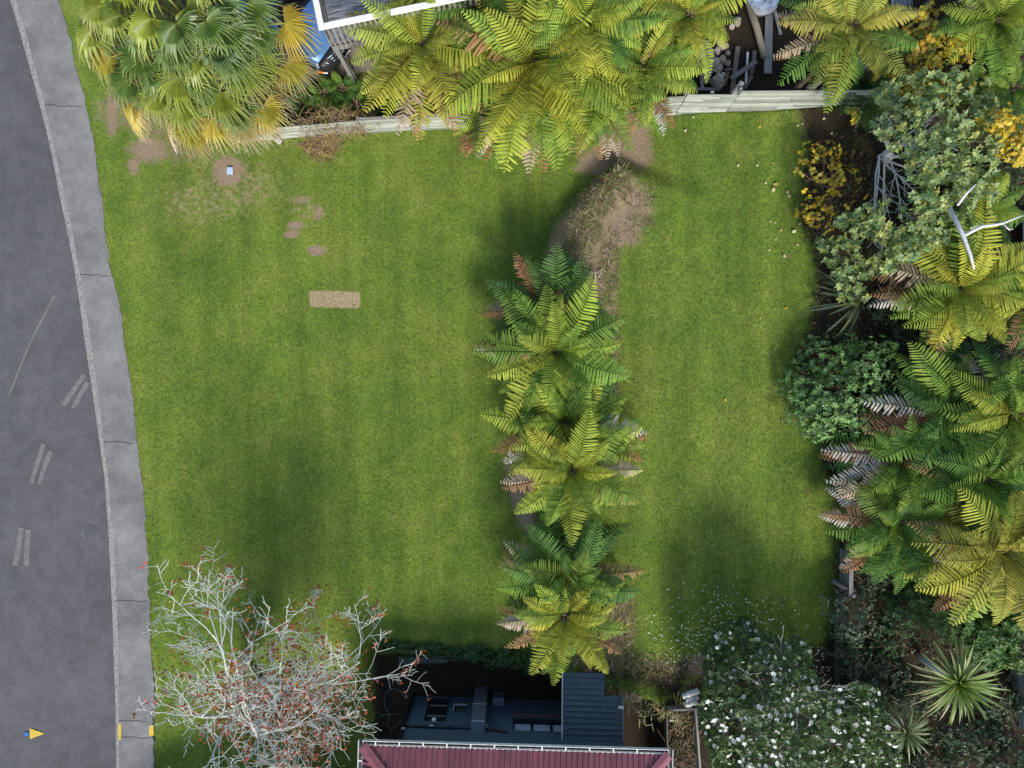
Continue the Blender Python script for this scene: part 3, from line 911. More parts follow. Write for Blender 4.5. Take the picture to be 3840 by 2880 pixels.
# ---------------------------------------------------------------- fan palm
def palm_leaf(C, H, D, Rb, colr, tipc, old, seed, th_max=2.0, nseg=30):
    r = np.random.default_rng(seed)
    D = D.normalized(); up = Vector((0, 0, 1))
    S = D.cross(up).normalized(); Nn = S.cross(D).normalized()
    ro = r.normal(0, .35); S, Nn = S * math.cos(ro) + Nn * math.sin(ro), Nn * math.cos(ro) - S * math.sin(ro)
    m = MB()
    stalk = tuple(np.array(colr) * (1.1, .95, .8))
    m.cur = stalk
    mid = (C + H) / 2 + Vector((0, 0, .18))
    m.tube([C, C.lerp(mid, .6) + Vector((0, 0, .05)), mid.lerp(H, .5) + Vector((0, 0, .03)), H, H + D * Rb * .12], [.035, .028, .022, .018, .012], 5)
    dth = 2 * th_max / nseg
    for k in range(nseg):
        th = -th_max + (k + .5) * dth
        d = D * math.cos(th) + S * math.sin(th)
        sd_ = -D * math.sin(th) + S * math.cos(th)
        ln = Rb * (.78 + .22 * math.cos(th * .55)) * (1 + r.normal(0, .05))
        lift = .14 * math.sin(abs(th) * .6)
        kk = 1 + r.normal(0, .16); wv = r.normal(0, .25)
        edge = min(1, abs(th) / th_max)
        cc = np.array(colr) * kk
        if old: cc = cc * (1 - .5 * edge) + np.array((.46, .28, .05)) * .5 * edge * kk
        rows = []
        for s, w in ((.04, .9), (.32, 1.0), (.58, 1.0), (.78, .55), (.92, .28)):
            hw = (s if s < .6 else .6) * ln * math.tan(dth / 2) * w * 1.05
            dr = max(0, s - .45)
            p = H + d * ln * s + Nn * (lift * ln * s) - Vector((0, 0, 1)) * (dr * dr * ln * (1.5 + .7 * old + r.uniform(0, 1.0))) + sd_ * dr * dr * ln * wv
            rows.append((p, hw))
        b = len(m.v)
        for j, (p, hw) in enumerate(rows):
            m.v += [tuple(p - sd_ * hw - Nn * hw * .9), tuple(p + Nn * hw * .7), tuple(p + sd_ * hw - Nn * hw * .9)]
            c2 = (cc * .7 + np.array((.40, .42, .06)) * .3 if j == 0 else cc) if j < 3 else cc * (1 - .5 * tipc[3] * (j - 2) / 2) + np.array(tipc[:3]) * .5 * tipc[3] * (j - 2) / 2
            m.c += [tuple(c2 * .62), tuple(c2 * 1.12), tuple(c2 * .62)]  # pleat shading put into the colour: dark folds, light ridges
        tip = H + d * ln * r.uniform(1.0, 1.1) + Nn * (lift * ln) - Vector((0, 0, 1)) * (.30 * ln * (1.4 + .8 * old + r.uniform(0, 1.3))) + sd_ * ln * r.normal(0, .03)
        m.v.append(tuple(tip)); m.c.append(tuple(np.array(tipc[:3]) * tipc[3] + cc * (1 - tipc[3])))
        for j in range(4):
            q = b + j * 3
            m.f += [(q, q + 3, q + 4, q + 1), (q + 1, q + 4, q + 5, q + 2)]
        q = b + 12
        m.f += [(q, b + 15, q + 1), (q + 1, b + 15, q + 2)]
    return m


def fan_palm():
    C = P(745, 120, 3.3)
    root = empty('fan_palm', (C.x, C.y, .0), 'big fan palm with yellowing outer leaves beside the footpath', 'palm')
    m = MB()
    m.tube([(C.x, C.y + .05, -.1), (C.x + .05, C.y, 1.2), (C.x, C.y, 2.6), (C.x, C.y, 3.35)], [.24, .2, .19, .16], 12)
    m.obj('trunk', M_BARK, root, smooth=True)
    m = MB()
    for k in range(90):
        a = random.uniform(0, 6.28); z = random.uniform(2.0, 3.3)
        p = Vector((C.x + .17 * math.cos(a), C.y + .17 * math.sin(a), z))
        q = p + Vector((math.cos(a) * random.uniform(.1, .3), math.sin(a) * random.uniform(.1, .3), random.uniform(-.4, .05)))
        m.tube([p, (p + q) / 2 + Vector((0, 0, .06)), q], [.012, .01, .005], 3)
    m.obj('trunk_fibre', M_TWIG, root, kind='stuff')
    green, deep, lime = (.085, .155, .028), (.05, .11, .03), (.20, .25, .03)
    yel, gold = (.33, .31, .04), (.40, .33, .045)
    # (hub px, hub py, hub z, age): hubs seen in the crown
    spec = [(447, 59, 4.0, 0), (564, 70, 4.3, 0), (702, 24, 4.5, 0), (823, 10, 4.5, 0), (526, 209, 3.7, 0), (655, 182, 4.2, 0), (811, 176, 4.2, 0), (846, 110, 4.3, 0), (749, 285, 3.5, 0),
            (900, 262, 3.3, 1), (967, 229, 3.0, 1), (1067, 88, 3.1, 2), (494, 400, 2.3, 2), (411, 218, 2.5, 2), (796, 447, 2.2, 2), (714, 480, 2.0, 2), (987, 400, 2.3, 2), (588, 353, 2.9, 1),
            (347, 110, 2.9, 1), (1075, 235, 2.4, 2), (880, 400, 2.5, 1), (680, 380, 2.8, 1), (590, 270, 3.3, 0), (960, 120, 3.6, 0), (900, 470, 1.7, 3), (640, 455, 1.5, 3), (1000, 330, 1.9, 3), (960, 450, 1.5, 3),
            (830, 350, 3.0, 1), (670, 290, 3.5, 0), (480, 300, 2.9, 1), (380, 20, 3.5, 1), (930, 20, 4.1, 0), (600, -40, 4.3, 0), (760, -60, 4.6, 0),
            (480, -60, 3.8, 0), (690, -140, 4.2, 0), (850, -130, 4.1, 0), (560, -190, 3.6, 0), (420, -150, 3.1, 1), (760, -230, 3.5, 1), (660, 90, 4.7, 0), (770, 80, 4.8, 0), (860, 200, 3.8, 0), (540, 130, 4.0, 0), (730, 210, 4.1, 0)]
    for i, (px, py, z, age) in enumerate(spec):
        H = P(px, py, z)
        out = Vector((H.x - C.x, H.y - C.y, 0))
        if out.length < .25: out = Vector((random.uniform(-1, 1), -1, 0))
        out.normalize()
        # leaves lean to the light at the image bottom
        out = (out + Vector((0, -.45, 0))).normalized()
        a = random.gauss(0, .18); out = Vector((out.x * math.cos(a) - out.y * math.sin(a), out.x * math.sin(a) + out.y * math.cos(a), 0))
        pitch = (.10, -.12, -.32, -.8)[age] + random.gauss(0, .1)
        D = out * math.cos(pitch) + Vector((0, 0, math.sin(pitch)))
        base = {0: random.choice([lime, (.26, .31, .035)]) if (py < 90 and px < 720) else random.choice([green, deep, green, lime]), 1: random.choice([lime, (.19, .24, .03), green]), 2: random.choice([yel, gold, yel]), 3: (.40, .30, .12)}[age]
        tip = {0: (.46, .48, .20, .6), 1: (.55, .50, .28, .8), 2: (.66, .56, .40, .9), 3: (.74, .68, .58, 1.0)}[age]
        m = palm_leaf(C + Vector((0, 0, random.uniform(-.15, .15))), H, D, random.uniform(.74, .96) * (1, .98, .95, .85)[age], base, tip, age >= 2, 100 + i)
        o = m.obj('fan_leaf', M_PALM, root, col=True)
        if age == 2: o['label'] = 'yellowing fan leaf with dry tips'
        if age == 3: o['label'] = 'dead bleached fan leaf'


fan_palm()


# ---------------------------------------------------------------- branch systems
def grow(p, d, length, rad, level, out, r, spread=.7, up=.15, taper=.75, kids=(5, 5, 4, 3), wig=.16, shrink=.58, t0=.25):
    """recursive branching; appends (level, points, radii)"""
    n = 5 if level < 2 else 4
    pts, rads = [p.copy()], [rad]
    q, dd = p.copy(), d.normalized()
    for i in range(n):
        dd = (dd + Vector((r.gauss(0, wig), r.gauss(0, wig), r.gauss(0, wig * .7) + up * .12))).normalized()
        q = q + dd * (length / n)
        pts.append(q.copy()); rads.append(max(rad * (1 - taper * (i + 1) / n), .0045))
    out.append((level, pts, rads))
    if level >= len(kids): return
    for k in range(kids[level]):
        t = t0 + (1 - t0) * (k + r.random()) / kids[level]
        i = min(int(t * n), n - 1)
        b = pts[i].lerp(pts[i + 1], t * n - i) if t < 1 else pts[-1]
        ax = (pts[i + 1] - pts[i]).normalized()
        rn = Vector((r.gauss(0, 1), r.gauss(0, 1), r.gauss(0, .7)))
        sidev = (rn - ax * rn.dot(ax)).normalized()
        nd = (ax * (1 - spread * .45) + sidev * spread + Vector((0, 0, up * .4))).normalized()
        grow(b, nd, length * shrink * r.uniform(.7, 1.25) * (1.1 - .35 * t), max(rads[i] * .62, .006), level + 1, out, r, spread, up, taper, kids, wig, shrink, t0)


def bare_tree():
    r = random.Random(21)
    base = P(985, 2580, -.6)
    root = empty('bare_tree', (base.x, base.y, -.6), 'leafless lichen covered tree with red leaves beside the footpath', 'tree')
    fork = Vector((base.x - .05, base.y - .1, 1.0))
    m = MB(); m.tube([base - Vector((0, 0, .1)), base + Vector((.05, 0, .8)), fork], [.20, .16, .15], 10)
    m.obj('trunk', M_GREYBARK, root, smooth=True)
    tips = []
    targets = [(1215, 2250, 4.4), (1130, 2330, 3.8), (1060, 2350, 3.4), (820, 2430, 3.4), (750, 2520, 3.2), (700, 2760, 4.0), (790, 2870, 4.6), (1000, 2880, 4.8), (1190, 2830, 4.4), (1270, 2690, 3.8), (1340, 2450, 3.6), (970, 2490, 4.6), (1230, 2560, 4.8), (860, 2680, 5.0), (1090, 2740, 5.2), (1290, 2360, 3.8)]
    for i, (px, py, z) in enumerate(targets):
        T = P(px, py, z)
        d = T - fork
        out = []
        grow(fork + Vector((r.gauss(0, .05), r.gauss(0, .05), r.uniform(-.1, .2))), d + Vector((0, 0, .3)), d.length * .95, .07, 0, out, r, .75, .2, .80, (7, 5, 5), .18, .44, t0=.42)
        m = MB()
        for lv, pts, rads in out:
            rads = [max(x * .85, .0070) for x in rads]
            m.tube(pts, rads, (7, 5, 4, 3)[lv], cap=False)
            if lv >= 2: tips.append(pts[-1])
        m.obj('limb', M_GREYBARK, root, smooth=True)
    n = len(tips)
    T = np.array([tuple(t) for t in tips])
    # leaf clusters hang on one side more than the other
    w = np.clip((T[:, 0] + 8.6) * .45, .15, 1.1)
    pick = rng.random(n) < .26 * w + .05
    Tc = np.repeat(T[pick], 3, 0) + rng.normal(0, .05, (pick.sum() * 3, 3))
    k = len(Tc)
    red = col_rand([(.42, .045, .03), (.34, .06, .03), (.26, .09, .035), (.20, .07, .03), (.40, .14, .03)], k, .2)
    low = blob_pts(1500, tuple(P(1030, 2620, 2.0)), (2.3, 1.5, .9), .1, .3)[0]
    brown = col_rand([(.24, .085, .03), (.19, .075, .03), (.30, .12, .04), (.16, .07, .035)], len(low), .2)
    leaf_obj('red_leaves', [leaf_cloud(Tc, rdir(k), rdir(k), rng.uniform(.08, .14, k), rng.uniform(.05, .08, k), red, T_LEAF),
                            leaf_cloud(low, rdir(len(low)), rdir(len(low)), rng.uniform(.06, .12, len(low)), rng.uniform(.04, .07, len(low)), brown, T_LEAF)], M_LEAF, root)


bare_tree()


def pts_in_poly(n, poly, zf):
    poly = np.array(poly, float)
    lo, hi = poly.min(0), poly.max(0)
    out = []
    while len(out) < n:
        q = rng.uniform(lo, hi, (n * 2, 2))
        m = pmask(q[:, 0], q[:, 1], poly, 1.0) > .5
        out += list(q[m])
    q = np.array(out[:n])
    z = zf(q[:, 0], q[:, 1])
    k = (CAM_H - z) / FPX
    return np.stack([(q[:, 0] - 1920) * k, (1440 - q[:, 1]) * k, z], -1)


def variegated_tree():
    base = P(3330, 600, .9)
    root = empty('variegated_tree', (base.x, base.y, .85), 'grey branched tree with pale variegated leaves at the lawn corner', 'tree')
    r = random.Random(5)
    fork = P(3330, 575, 2.0)
    m = MB(); m.tube([base - Vector((0, 0, .15)), base.lerp(fork, .5) + Vector((.05, .02, 0)), fork], [.14, .12, .11], 9)
    m.obj('trunk', M_GREYBARK2, root, smooth=True)
    tg = [(3450, 430, 3.6), (3560, 330, 3.7), (3660, 400, 3.8), (3700, 560, 3.7), (3640, 720, 3.6), (3500, 860, 3.4), (3330, 900, 3.2), (3200, 900, 2.9), (3300, 430, 3.3), (3220, 1060, 2.6), (3560, 560, 4.0), (3430, 700, 3.9), (3280, 380, 3.0)]
    for i, (px, py, z) in enumerate(tg):
        T = P(px, py, z); d = (T - fork) * .86; out = []
        grow(fork + Vector((r.gauss(0, .06), r.gauss(0, .06), r.uniform(-.5, .1))), d, d.length, .032, 0, out, r, .40, .1, .72, (7, 3), .08, .36)
        m = MB()
        for lv, pts, rads in out: m.tube(pts, [max(x, .007) for x in rads], (6, 4, 3)[lv], cap=False)
        m.obj('limb', M_GREYBARK2, root, smooth=True)
    # one bare limb reaching to the right over the ferns
    m = MB()
    m.tube([P(3560, 780, 3.9), P(3610, 880, 4.1), P(3640, 960, 4.2), P(3653, 1010, 4.2)], [.06, .055, .04, .02], 7)
    m.tube([P(3612, 884, 4.1), P(3680, 850, 4.3), P(3760, 838, 4.4), P(3835, 808, 4.4)], [.05, .04, .03, .015], 6)
    m.tube([P(3590, 770, 4.0), P(3625, 725, 4.2), P(3660, 690, 4.3)], [.04, .03, .012], 5)
    m.tube([P(3760, 838, 4.4), P(3785, 862, 4.45), P(3800, 858, 4.45)], [.025, .018, .01], 4)
    m.obj('limb', M_GREYBARK2, root, smooth=True)
    poly = [(3275, 320), (3450, 275), (3650, 245), (3730, 330), (3770, 480), (3740, 600), (3730, 800), (3660, 900), (3560, 890), (3480, 960), (3390, 990), (3310, 1060), (3220, 1145), (3150, 1130), (3110, 1000), (3040, 900), (3110, 850), (3200, 780), (3290, 760), (3420, 760), (3400, 600), (3300, 520), (3260, 440)]
    def zf(x, y):
        d = np.hypot((x - 3470) / 330, (y - 640) / 480)
        return 4.0 - 1.5 * d ** 1.6 + rng.normal(0, .22, len(x))
    cen = pts_in_poly(1750, poly, zf)
    # clusters: keep gaps where stems show
    g = np.sin(cen[:, 0] * 4.1 + 1.2 * np.sin(cen[:, 1] * 3.1)) * np.sin(cen[:, 1] * 3.7 + cen[:, 0])
    cen = cen[g > -.5]
    pal = [(.14, .23, .07), (.19, .28, .10), (.09, .17, .06), (.29, .35, .17), (.23, .30, .08), (.38, .37, .08), (.11, .20, .07)]
    cl = [rosettes(cen, 6, .125, .07, pal, T_OVAL, (-.1, .5), .16, .4)]
    leaf_obj('crown', cl, M_LEAF, root)


variegated_tree()


def shrub(name, label, cat, base, gz, blobs, pal, L, W, per, tmpl=T_LEAF, mat=None, group=None, stems=8, stem_mat=None, tips=None, part='crown', tilt=(-.1, .8), jit=.2):
    """blobs: (px, py, z, rx, ry, rz, count)"""
    b = P(base[0], base[1], gz)
    root = empty(name, tuple(b), label, cat, group)
    r = random.Random(int(base[0] + base[1]))
    m = MB()
    for k in range(stems):
        q = blobs[k % len(blobs)]
        t = P(q[0] + r.uniform(-.5, .5) * q[3] * 130, q[1] + r.uniform(-.5, .5) * q[4] * 130, q[2] + q[5] * .5)
        mid = b.lerp(t, .5) + Vector((r.gauss(0, .12), r.gauss(0, .12), .1))
        m.tube([b + Vector((r.gauss(0, .04), r.gauss(0, .04), -.08)), mid, t], [.028, .018, .006], 5, cap=False)
        for j in range(3):
            s = mid.lerp(t, r.random()); e = s + Vector((r.gauss(0, .3), r.gauss(0, .3), r.uniform(.0, .3)))
            m.tube([s, s.lerp(e, .5) + Vector((0, 0, .04)), e], [.010, .008, .004], 4, cap=False)
    m.obj('stems', stem_mat or M_TWIG, root, smooth=True)
    cl = []
    for i, (px, py, z, rx, ry, rz, n) in enumerate(blobs):
        c, d = blob_pts(n, tuple(P(px, py, z)), (rx, ry, rz), .25 if tmpl is T_MAPLE else .45, .28, i * 1.7 + base[0])
        o = d + rng.normal(0, .35, d.shape) + np.array([0, 0, .45]); o /= np.linalg.norm(o, axis=1, keepdims=True)
        cl.append(rosettes(c, per, L, W, pal, tmpl, tilt, jit, .55, out=o))
        if tips is not None:
            tp, tn = tips
            c2, d2 = blob_pts(max(3, int(n * tn)), tuple(P(px, py, z + .05)), (rx * 1.03, ry * 1.03, rz * 1.06), .9, .28, i * 1.7 + base[0])
            cl.append(rosettes(c2, per, L * 1.1, W * 1.1, tp, tmpl, (.1, .7), .12, .6, out=d2))
    leaf_obj(part, cl, mat or M_LEAF, root)
    return root


YEL = [(.52, .36, .02), (.58, .42, .03), (.45, .34, .03), (.40, .36, .04), (.50, .27, .02)]
YELG = [(.48, .34, .025), (.30, .30, .03), (.14, .22, .03), (.09, .17, .03), (.50, .25, .02), (.38, .35, .04)]
GY = 'yellow autumn maple saplings'
shrub('maple_shrub', 'yellow leaved maple shrub at the edge of the right lawn', 'shrub', (3130, 700), .9,
      [(3070, 640, 1.5, .75, .85, .35, 62), (3065, 800, 1.3, .65, .6, .3, 50), (3170, 700, 1.6, .6, .8, .35, 34), (3110, 560, 1.4, .6, .3, .3, 18)], YEL + [(.20, .26, .04)], .14, .14, 2, T_MAPLE, group=GY, tilt=(-.3, .5))
shrub('maple_shrub', 'small maple sprig beside the right end of the board fence', 'shrub', (3215, 470), 1.2,
      [(3205, 430, 2.0, .25, .3, .2, 12)], [(.16, .24, .04), (.45, .34, .03), (.3, .3, .04)], .17, .17, 2, T_MAPLE, group=GY, stems=3, tilt=(-.3, .5))
shrub('maple_shrub', 'orange and green maple shrub right of the golden fern', 'shrub', (3420, 260), 1.2,
      [(3480, 170, 2.0, .8, .7, .5, 150), (3400, 300, 1.9, .7, .5, .4, 100), (3480, 60, 2.2, .4, .3, .3, 16), (3560, 330, 2.0, .6, .4, .4, 50)], YELG, .18, .18, 2, T_MAPLE, group=GY, tilt=(-.3, .5))
shrub('maple_shrub', 'loose yellow maple shrub under the bare stems at top right', 'shrub', (3640, 260), 1.1,
      [(3680, 130, 2.4, .55, .45, .3, 70), (3610, 180, 2.3, .5, .4, .3, 55), (3600, 90, 2.3, .25, .35, .25, 14), (3770, 90, 2.6, .2, .2, .2, 8)], YEL, .16, .16, 2, T_MAPLE, group=GY, tilt=(-.3, .5))
shrub('maple_shrub', 'yellow maple shrub cut by the right picture edge', 'shrub', (3780, 540), 1.1,
      [(3790, 520, 2.6, .6, .7, .5, 110), (3730, 450, 3.2, .5, .4, .4, 50), (3820, 600, 2.2, .3, .3, .3, 24)], YELG[:2] + YEL, .16, .16, 2, T_MAPLE, group=GY, tilt=(-.3, .5))

shrub('small_leaved_bush', 'rounded bush with fresh green tips at the lawn edge', 'bush', (3160, 1450), .75,
      [(3150, 1480, 1.45, 1.25, 1.0, .6, 420), (3060, 1530, 1.25, .95, .85, .45, 240), (3260, 1370, 1.6, .85, .75, .5, 240), (3110, 1330, 1.15, .85, .6, .4, 170), (2990, 1430, 1.1, .6, .6, .35, 90), (3080, 1610, 1.1, .6, .35, .3, 70), (3230, 1580, 1.4, .6, .5, .4, 120)],
      [(.07, .145, .045), (.09, .18, .05), (.05, .11, .045), (.13, .22, .06)], .10, .042, 6, tips=([(.19, .34, .09), (.15, .29, .08)], .3), stems=14)
shrub('grey_green_shrub', 'small grey green shrub leaning over the boundary fence', 'shrub', (3180, 2330), .8,
      [(3190, 2350, 1.5, .65, .55, .45, 260), (3130, 2270, 1.2, .5, .5, .35, 110), (3235, 2270, 1.3, .3, .4, .3, 60)],
      [(.07, .115, .065), (.10, .15, .085), (.05, .085, .05)], .065, .04, 5)

GS = 'glossy shrubs below the golden fern'
SP = [(.055, .13, .025), (.08, .17, .03), (.04, .10, .025), (.11, .21, .04)]
shrub('glossy_shrub', 'glossy green shrub directly under the golden fern', 'shrub', (3560, 2310), .8, [(3560, 2310, 1.7, .9, .6, .5, 260), (3440, 2260, 1.4, .6, .5, .4, 130)], SP, .13, .05, 6, group=GS)
shrub('glossy_shrub', 'glossy green shrub between golden fern and weathered fence', 'shrub', (3720, 2400), .8, [(3700, 2390, 1.8, .9, .55, .5, 260), (3800, 2330, 1.8, .6, .5, .5, 140), (3690, 2460, 1.5, .5, .4, .4, 90)], SP, .14, .055, 6, group=GS)
shrub('glossy_shrub', 'bright leaved shrub at the right edge above the weathered fence', 'shrub', (3830, 2450), .8, [(3830, 2460, 1.8, .5, .4, .4, 110)], SP + [(.17, .24, .04)], .13, .055, 6, group=GS)
shrub('glossy_shrub', 'shaded shrub between grey green shrub and golden fern', 'shrub', (3380, 2280), .8, [(3370, 2300, 1.2, .7, .7, .4, 170), (3330, 2420, 1.0, .5, .4, .3, 90)], [(.035, .085, .03), (.05, .11, .03)], .10, .045, 6, group=GS)

GU = 'dark undergrowth in the right corner'
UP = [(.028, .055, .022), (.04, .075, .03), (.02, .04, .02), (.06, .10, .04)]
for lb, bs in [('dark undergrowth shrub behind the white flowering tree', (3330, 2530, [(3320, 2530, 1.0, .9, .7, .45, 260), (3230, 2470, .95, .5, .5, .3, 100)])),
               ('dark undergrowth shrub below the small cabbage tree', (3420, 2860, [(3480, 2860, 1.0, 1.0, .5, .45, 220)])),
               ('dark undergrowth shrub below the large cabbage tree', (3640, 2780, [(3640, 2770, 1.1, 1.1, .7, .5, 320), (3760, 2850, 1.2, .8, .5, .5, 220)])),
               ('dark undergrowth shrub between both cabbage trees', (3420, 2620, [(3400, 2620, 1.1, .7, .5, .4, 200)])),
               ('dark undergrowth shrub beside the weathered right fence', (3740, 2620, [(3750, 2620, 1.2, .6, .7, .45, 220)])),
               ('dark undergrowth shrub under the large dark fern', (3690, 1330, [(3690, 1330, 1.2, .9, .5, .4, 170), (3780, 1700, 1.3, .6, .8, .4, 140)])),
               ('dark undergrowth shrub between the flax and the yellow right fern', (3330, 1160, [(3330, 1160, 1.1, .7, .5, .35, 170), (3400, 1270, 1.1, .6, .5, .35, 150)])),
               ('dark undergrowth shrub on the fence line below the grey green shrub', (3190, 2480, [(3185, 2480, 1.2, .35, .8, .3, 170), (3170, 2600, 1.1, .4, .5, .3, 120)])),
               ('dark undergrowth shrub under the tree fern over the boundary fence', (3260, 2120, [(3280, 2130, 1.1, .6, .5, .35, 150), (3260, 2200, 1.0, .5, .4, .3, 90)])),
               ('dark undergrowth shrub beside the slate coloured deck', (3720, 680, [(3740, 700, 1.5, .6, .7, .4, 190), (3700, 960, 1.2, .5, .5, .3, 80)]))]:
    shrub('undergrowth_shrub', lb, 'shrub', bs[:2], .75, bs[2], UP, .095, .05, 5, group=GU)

shrub('ivy_hedge', 'dark ivy hedge hanging along the drop beside the house yard', 'hedge', (1800, 2470), -.6,
      [(1480, 2425, .06, .75, .17, .16, 160), (1620, 2435, .08, .75, .2, .18, 190), (1770, 2450, .08, .75, .24, .2, 230), (1900, 2468, .1, .7, .28, .22, 240), (2030, 2490, .1, .7, .3, .25, 240)],
      [(.035, .09, .02), (.05, .12, .022), (.028, .07, .02)], .075, .06, 4, stems=10)


def flowering_tree():
    base = P(2950, 2620, .6)
    root = empty('flowering_tree', tuple(base), 'dark leaved tree dotted with white flowers in the lower right', 'tree')
    r = random.Random(11)
    fork = P(2960, 2640, 1.5)
    m = MB(); m.tube([base - Vector((0, 0, .1)), base.lerp(fork, .5), fork], [.14, .11, .1], 8); m.obj('trunk', M_GREYBARK2, root, smooth=True)
    for px, py, z in [(2760, 2420, 3.2), (2900, 2380, 3.3), (2760, 2620, 3.4), (2960, 2560, 4.0), (3120, 2520, 3.4), (3200, 2680, 3.2), (3020, 2760, 3.8), (2800, 2800, 3.4), (2720, 2760, 3.0), (3180, 2830, 3.3), (2960, 2880, 3.4)]:
        T = P(px, py, z); d = T - fork; out = []
        grow(fork, d, d.length * .8, .026, 0, out, r, .6, .15, .75, (5, 4), .14, .5)
        m = MB()
        for lv, pts, rads in out: m.tube(pts, [max(x, .005) for x in rads], (6, 4, 3)[lv], cap=False)
        m.obj('limb', M_GREYBARK2, root, smooth=True)
    poly = [(2690, 2350), (2800, 2310), (2860, 2370), (2930, 2400), (3000, 2380), (3040, 2440), (3060, 2540), (3090, 2600), (3200, 2560), (3290, 2580), (3330, 2690), (3380, 2840), (3330, 2990), (2700, 2990), (2650, 2800), (2620, 2660), (2640, 2560), (2640, 2440)]
    def zf(x, y):
        d = np.hypot((x - 2980) / 360, (y - 2680) / 360)
        return 3.9 - 1.5 * d ** 1.7 + rng.normal(0, .3, len(x))
    cen = pts_in_poly(4300, poly, zf)
    g = np.sin(cen[:, 0] * 3.6 + 1.1 * np.sin(cen[:, 1] * 2.9)) * np.sin(cen[:, 1] * 3.1 - cen[:, 0] * .8)
    cen = cen[g > -.35]
    pal = [(.035, .08, .025), (.05, .11, .03), (.075, .14, .03), (.03, .06, .025), (.12, .16, .04)]
    c2 = pts_in_poly(2200, poly, lambda x, y: rng.uniform(1.3, 2.6, len(x)))
    leaf_obj('crown', [rosettes(cen, 6, .095, .045, pal, T_LEAF, (-.2, .7), .2, .5), rosettes(c2, 6, .12, .06, pal[:4], T_LEAF, (-.2, .7), .2, .5)], M_LEAF, root)
    fc = pts_in_poly(540, poly, lambda x, y: zf(x, y) + .12)
    g = np.sin(fc[:, 0] * 2.3) * np.sin(fc[:, 1] * 2.7 + 1)
    fc = fc[(g > -.3) | (rng.random(len(fc)) < .4)]
    n = len(fc)
    no = rdir(n, .45, 1)
    s = rng.uniform(.07, .125, n)
    leaf_obj('flowers', [leaf_cloud(fc, np.cross(no, rdir(n)), no, s, s, col_rand([(.80, .82, .78), (.86, .86, .84)], n, .04), T_FLOWER)], M_FLOWER, root)
    # petals dropped on the ground
    q = np.concatenate([np.stack([rng.normal(2650, 110, 230), rng.normal(2430, 85, 230)], -1), np.stack([rng.normal(2740, 120, 120), rng.normal(2290, 50, 120)], -1), np.stack([rng.normal(3080, 30, 60), rng.normal(2500, 60, 60)], -1)])
    n = len(q); p = np.stack([(q[:, 0] - 1920) * 21.4 / FPX, (1440 - q[:, 1]) * 21.4 / FPX], -1)
    z = height(p[:, 0], p[:, 1]) + .055
    c = np.concatenate([p, z[:, None]], 1)
    s = rng.uniform(.03, .055, n)
    o = leaf_obj('fallen_petals', [leaf_cloud(c, rdir(n, -.2, .2), rdir(n, .8, 1), s, s, np.full((n, 3), .8), T_LEAF)], M_FLOWER)
    tag(o, 'scattered white petals on the grass beside the flowering tree', 'petals', kind='stuff')


flowering_tree()


# ---------------------------------------------------------------- strap leaved plants
def strap(p0, d, L, W, droop, c0, c1, n=5, fold=.25):
    """one long tapering leaf, V-folded, as (verts, faces, colours)"""
    d = Vector(d).normalized()
    s = d.cross(Vector((0, 0, 1)))
    s = s.normalized() if s.length > .01 else Vector((1, 0, 0))
    vs, fs, cs = [], [], []
    for i in range(n + 1):
        t = i / n
        p = Vector(p0) + d * L * t - Vector((0, 0, droop * L * t * t))
        w = W * (.55 + .9 * t if t < .45 else 1.0 * (1 - (t - .45) / .55) ** .8) if i < n else .0015
        u = Vector((0, 0, w * fold))
        vs += [p - s * w + u, p, p + s * w + u]
        cc = tuple(np.array(c0) * (1 - t) + np.array(c1) * t)
        cs += [cc, tuple(np.array(cc) * .8), cc]
    for i in range(n):
        b = i * 3
        fs += [(b, b + 1, b + 4, b + 3), (b + 1, b + 2, b + 5, b + 4)]
    return vs, fs, cs


def strap_plant(name, label, cat, px, py, z, gz, n, L, W, elev, pal, droop=.35, az=None, group=None, trunk=True, part='leaf', dead=0, old=None):
    r = random.Random(int(px + py))
    c = P(px, py, z)
    root = empty(name, (c.x, c.y, gz), label, cat, group)
    if trunk:
        m = MB(); m.tube([(c.x + .05, c.y, gz - .1), (c.x, c.y, (gz + z) / 2), (c.x, c.y, z)], [.10, .085, .07], 8)
        m.obj('trunk', M_GREYBARK2, root, smooth=True)
    for i in range(n):
        u = (i + .5) / n
        a = i * 2.39996 + r.gauss(0, .12) if az is None else r.uniform(*az)
        e = elev[0] + (elev[1] - elev[0]) * u + r.gauss(0, .06)
        d = (math.cos(a) * math.cos(e), math.sin(a) * math.cos(e), math.sin(e))
        k = 1 + r.gauss(0, .16)
        p = r.choice(pal)
        if old and u > .8: p = r.choice(old)
        ln = L * r.uniform(.78, 1.08) * (.75 + .25 * min(1, u * 2.5))
        m = MB()
        vs, fs, cs = strap(c + Vector(d) * .05, d, ln, W * r.uniform(.8, 1.15), droop * r.uniform(.6, 1.4), np.array(p) * k * .75, np.array(p) * k * 1.15)
        m.v = [tuple(v) for v in vs]; m.f = fs; m.c = cs
        m.obj(part, M_PALM, root, col=True)
    return root


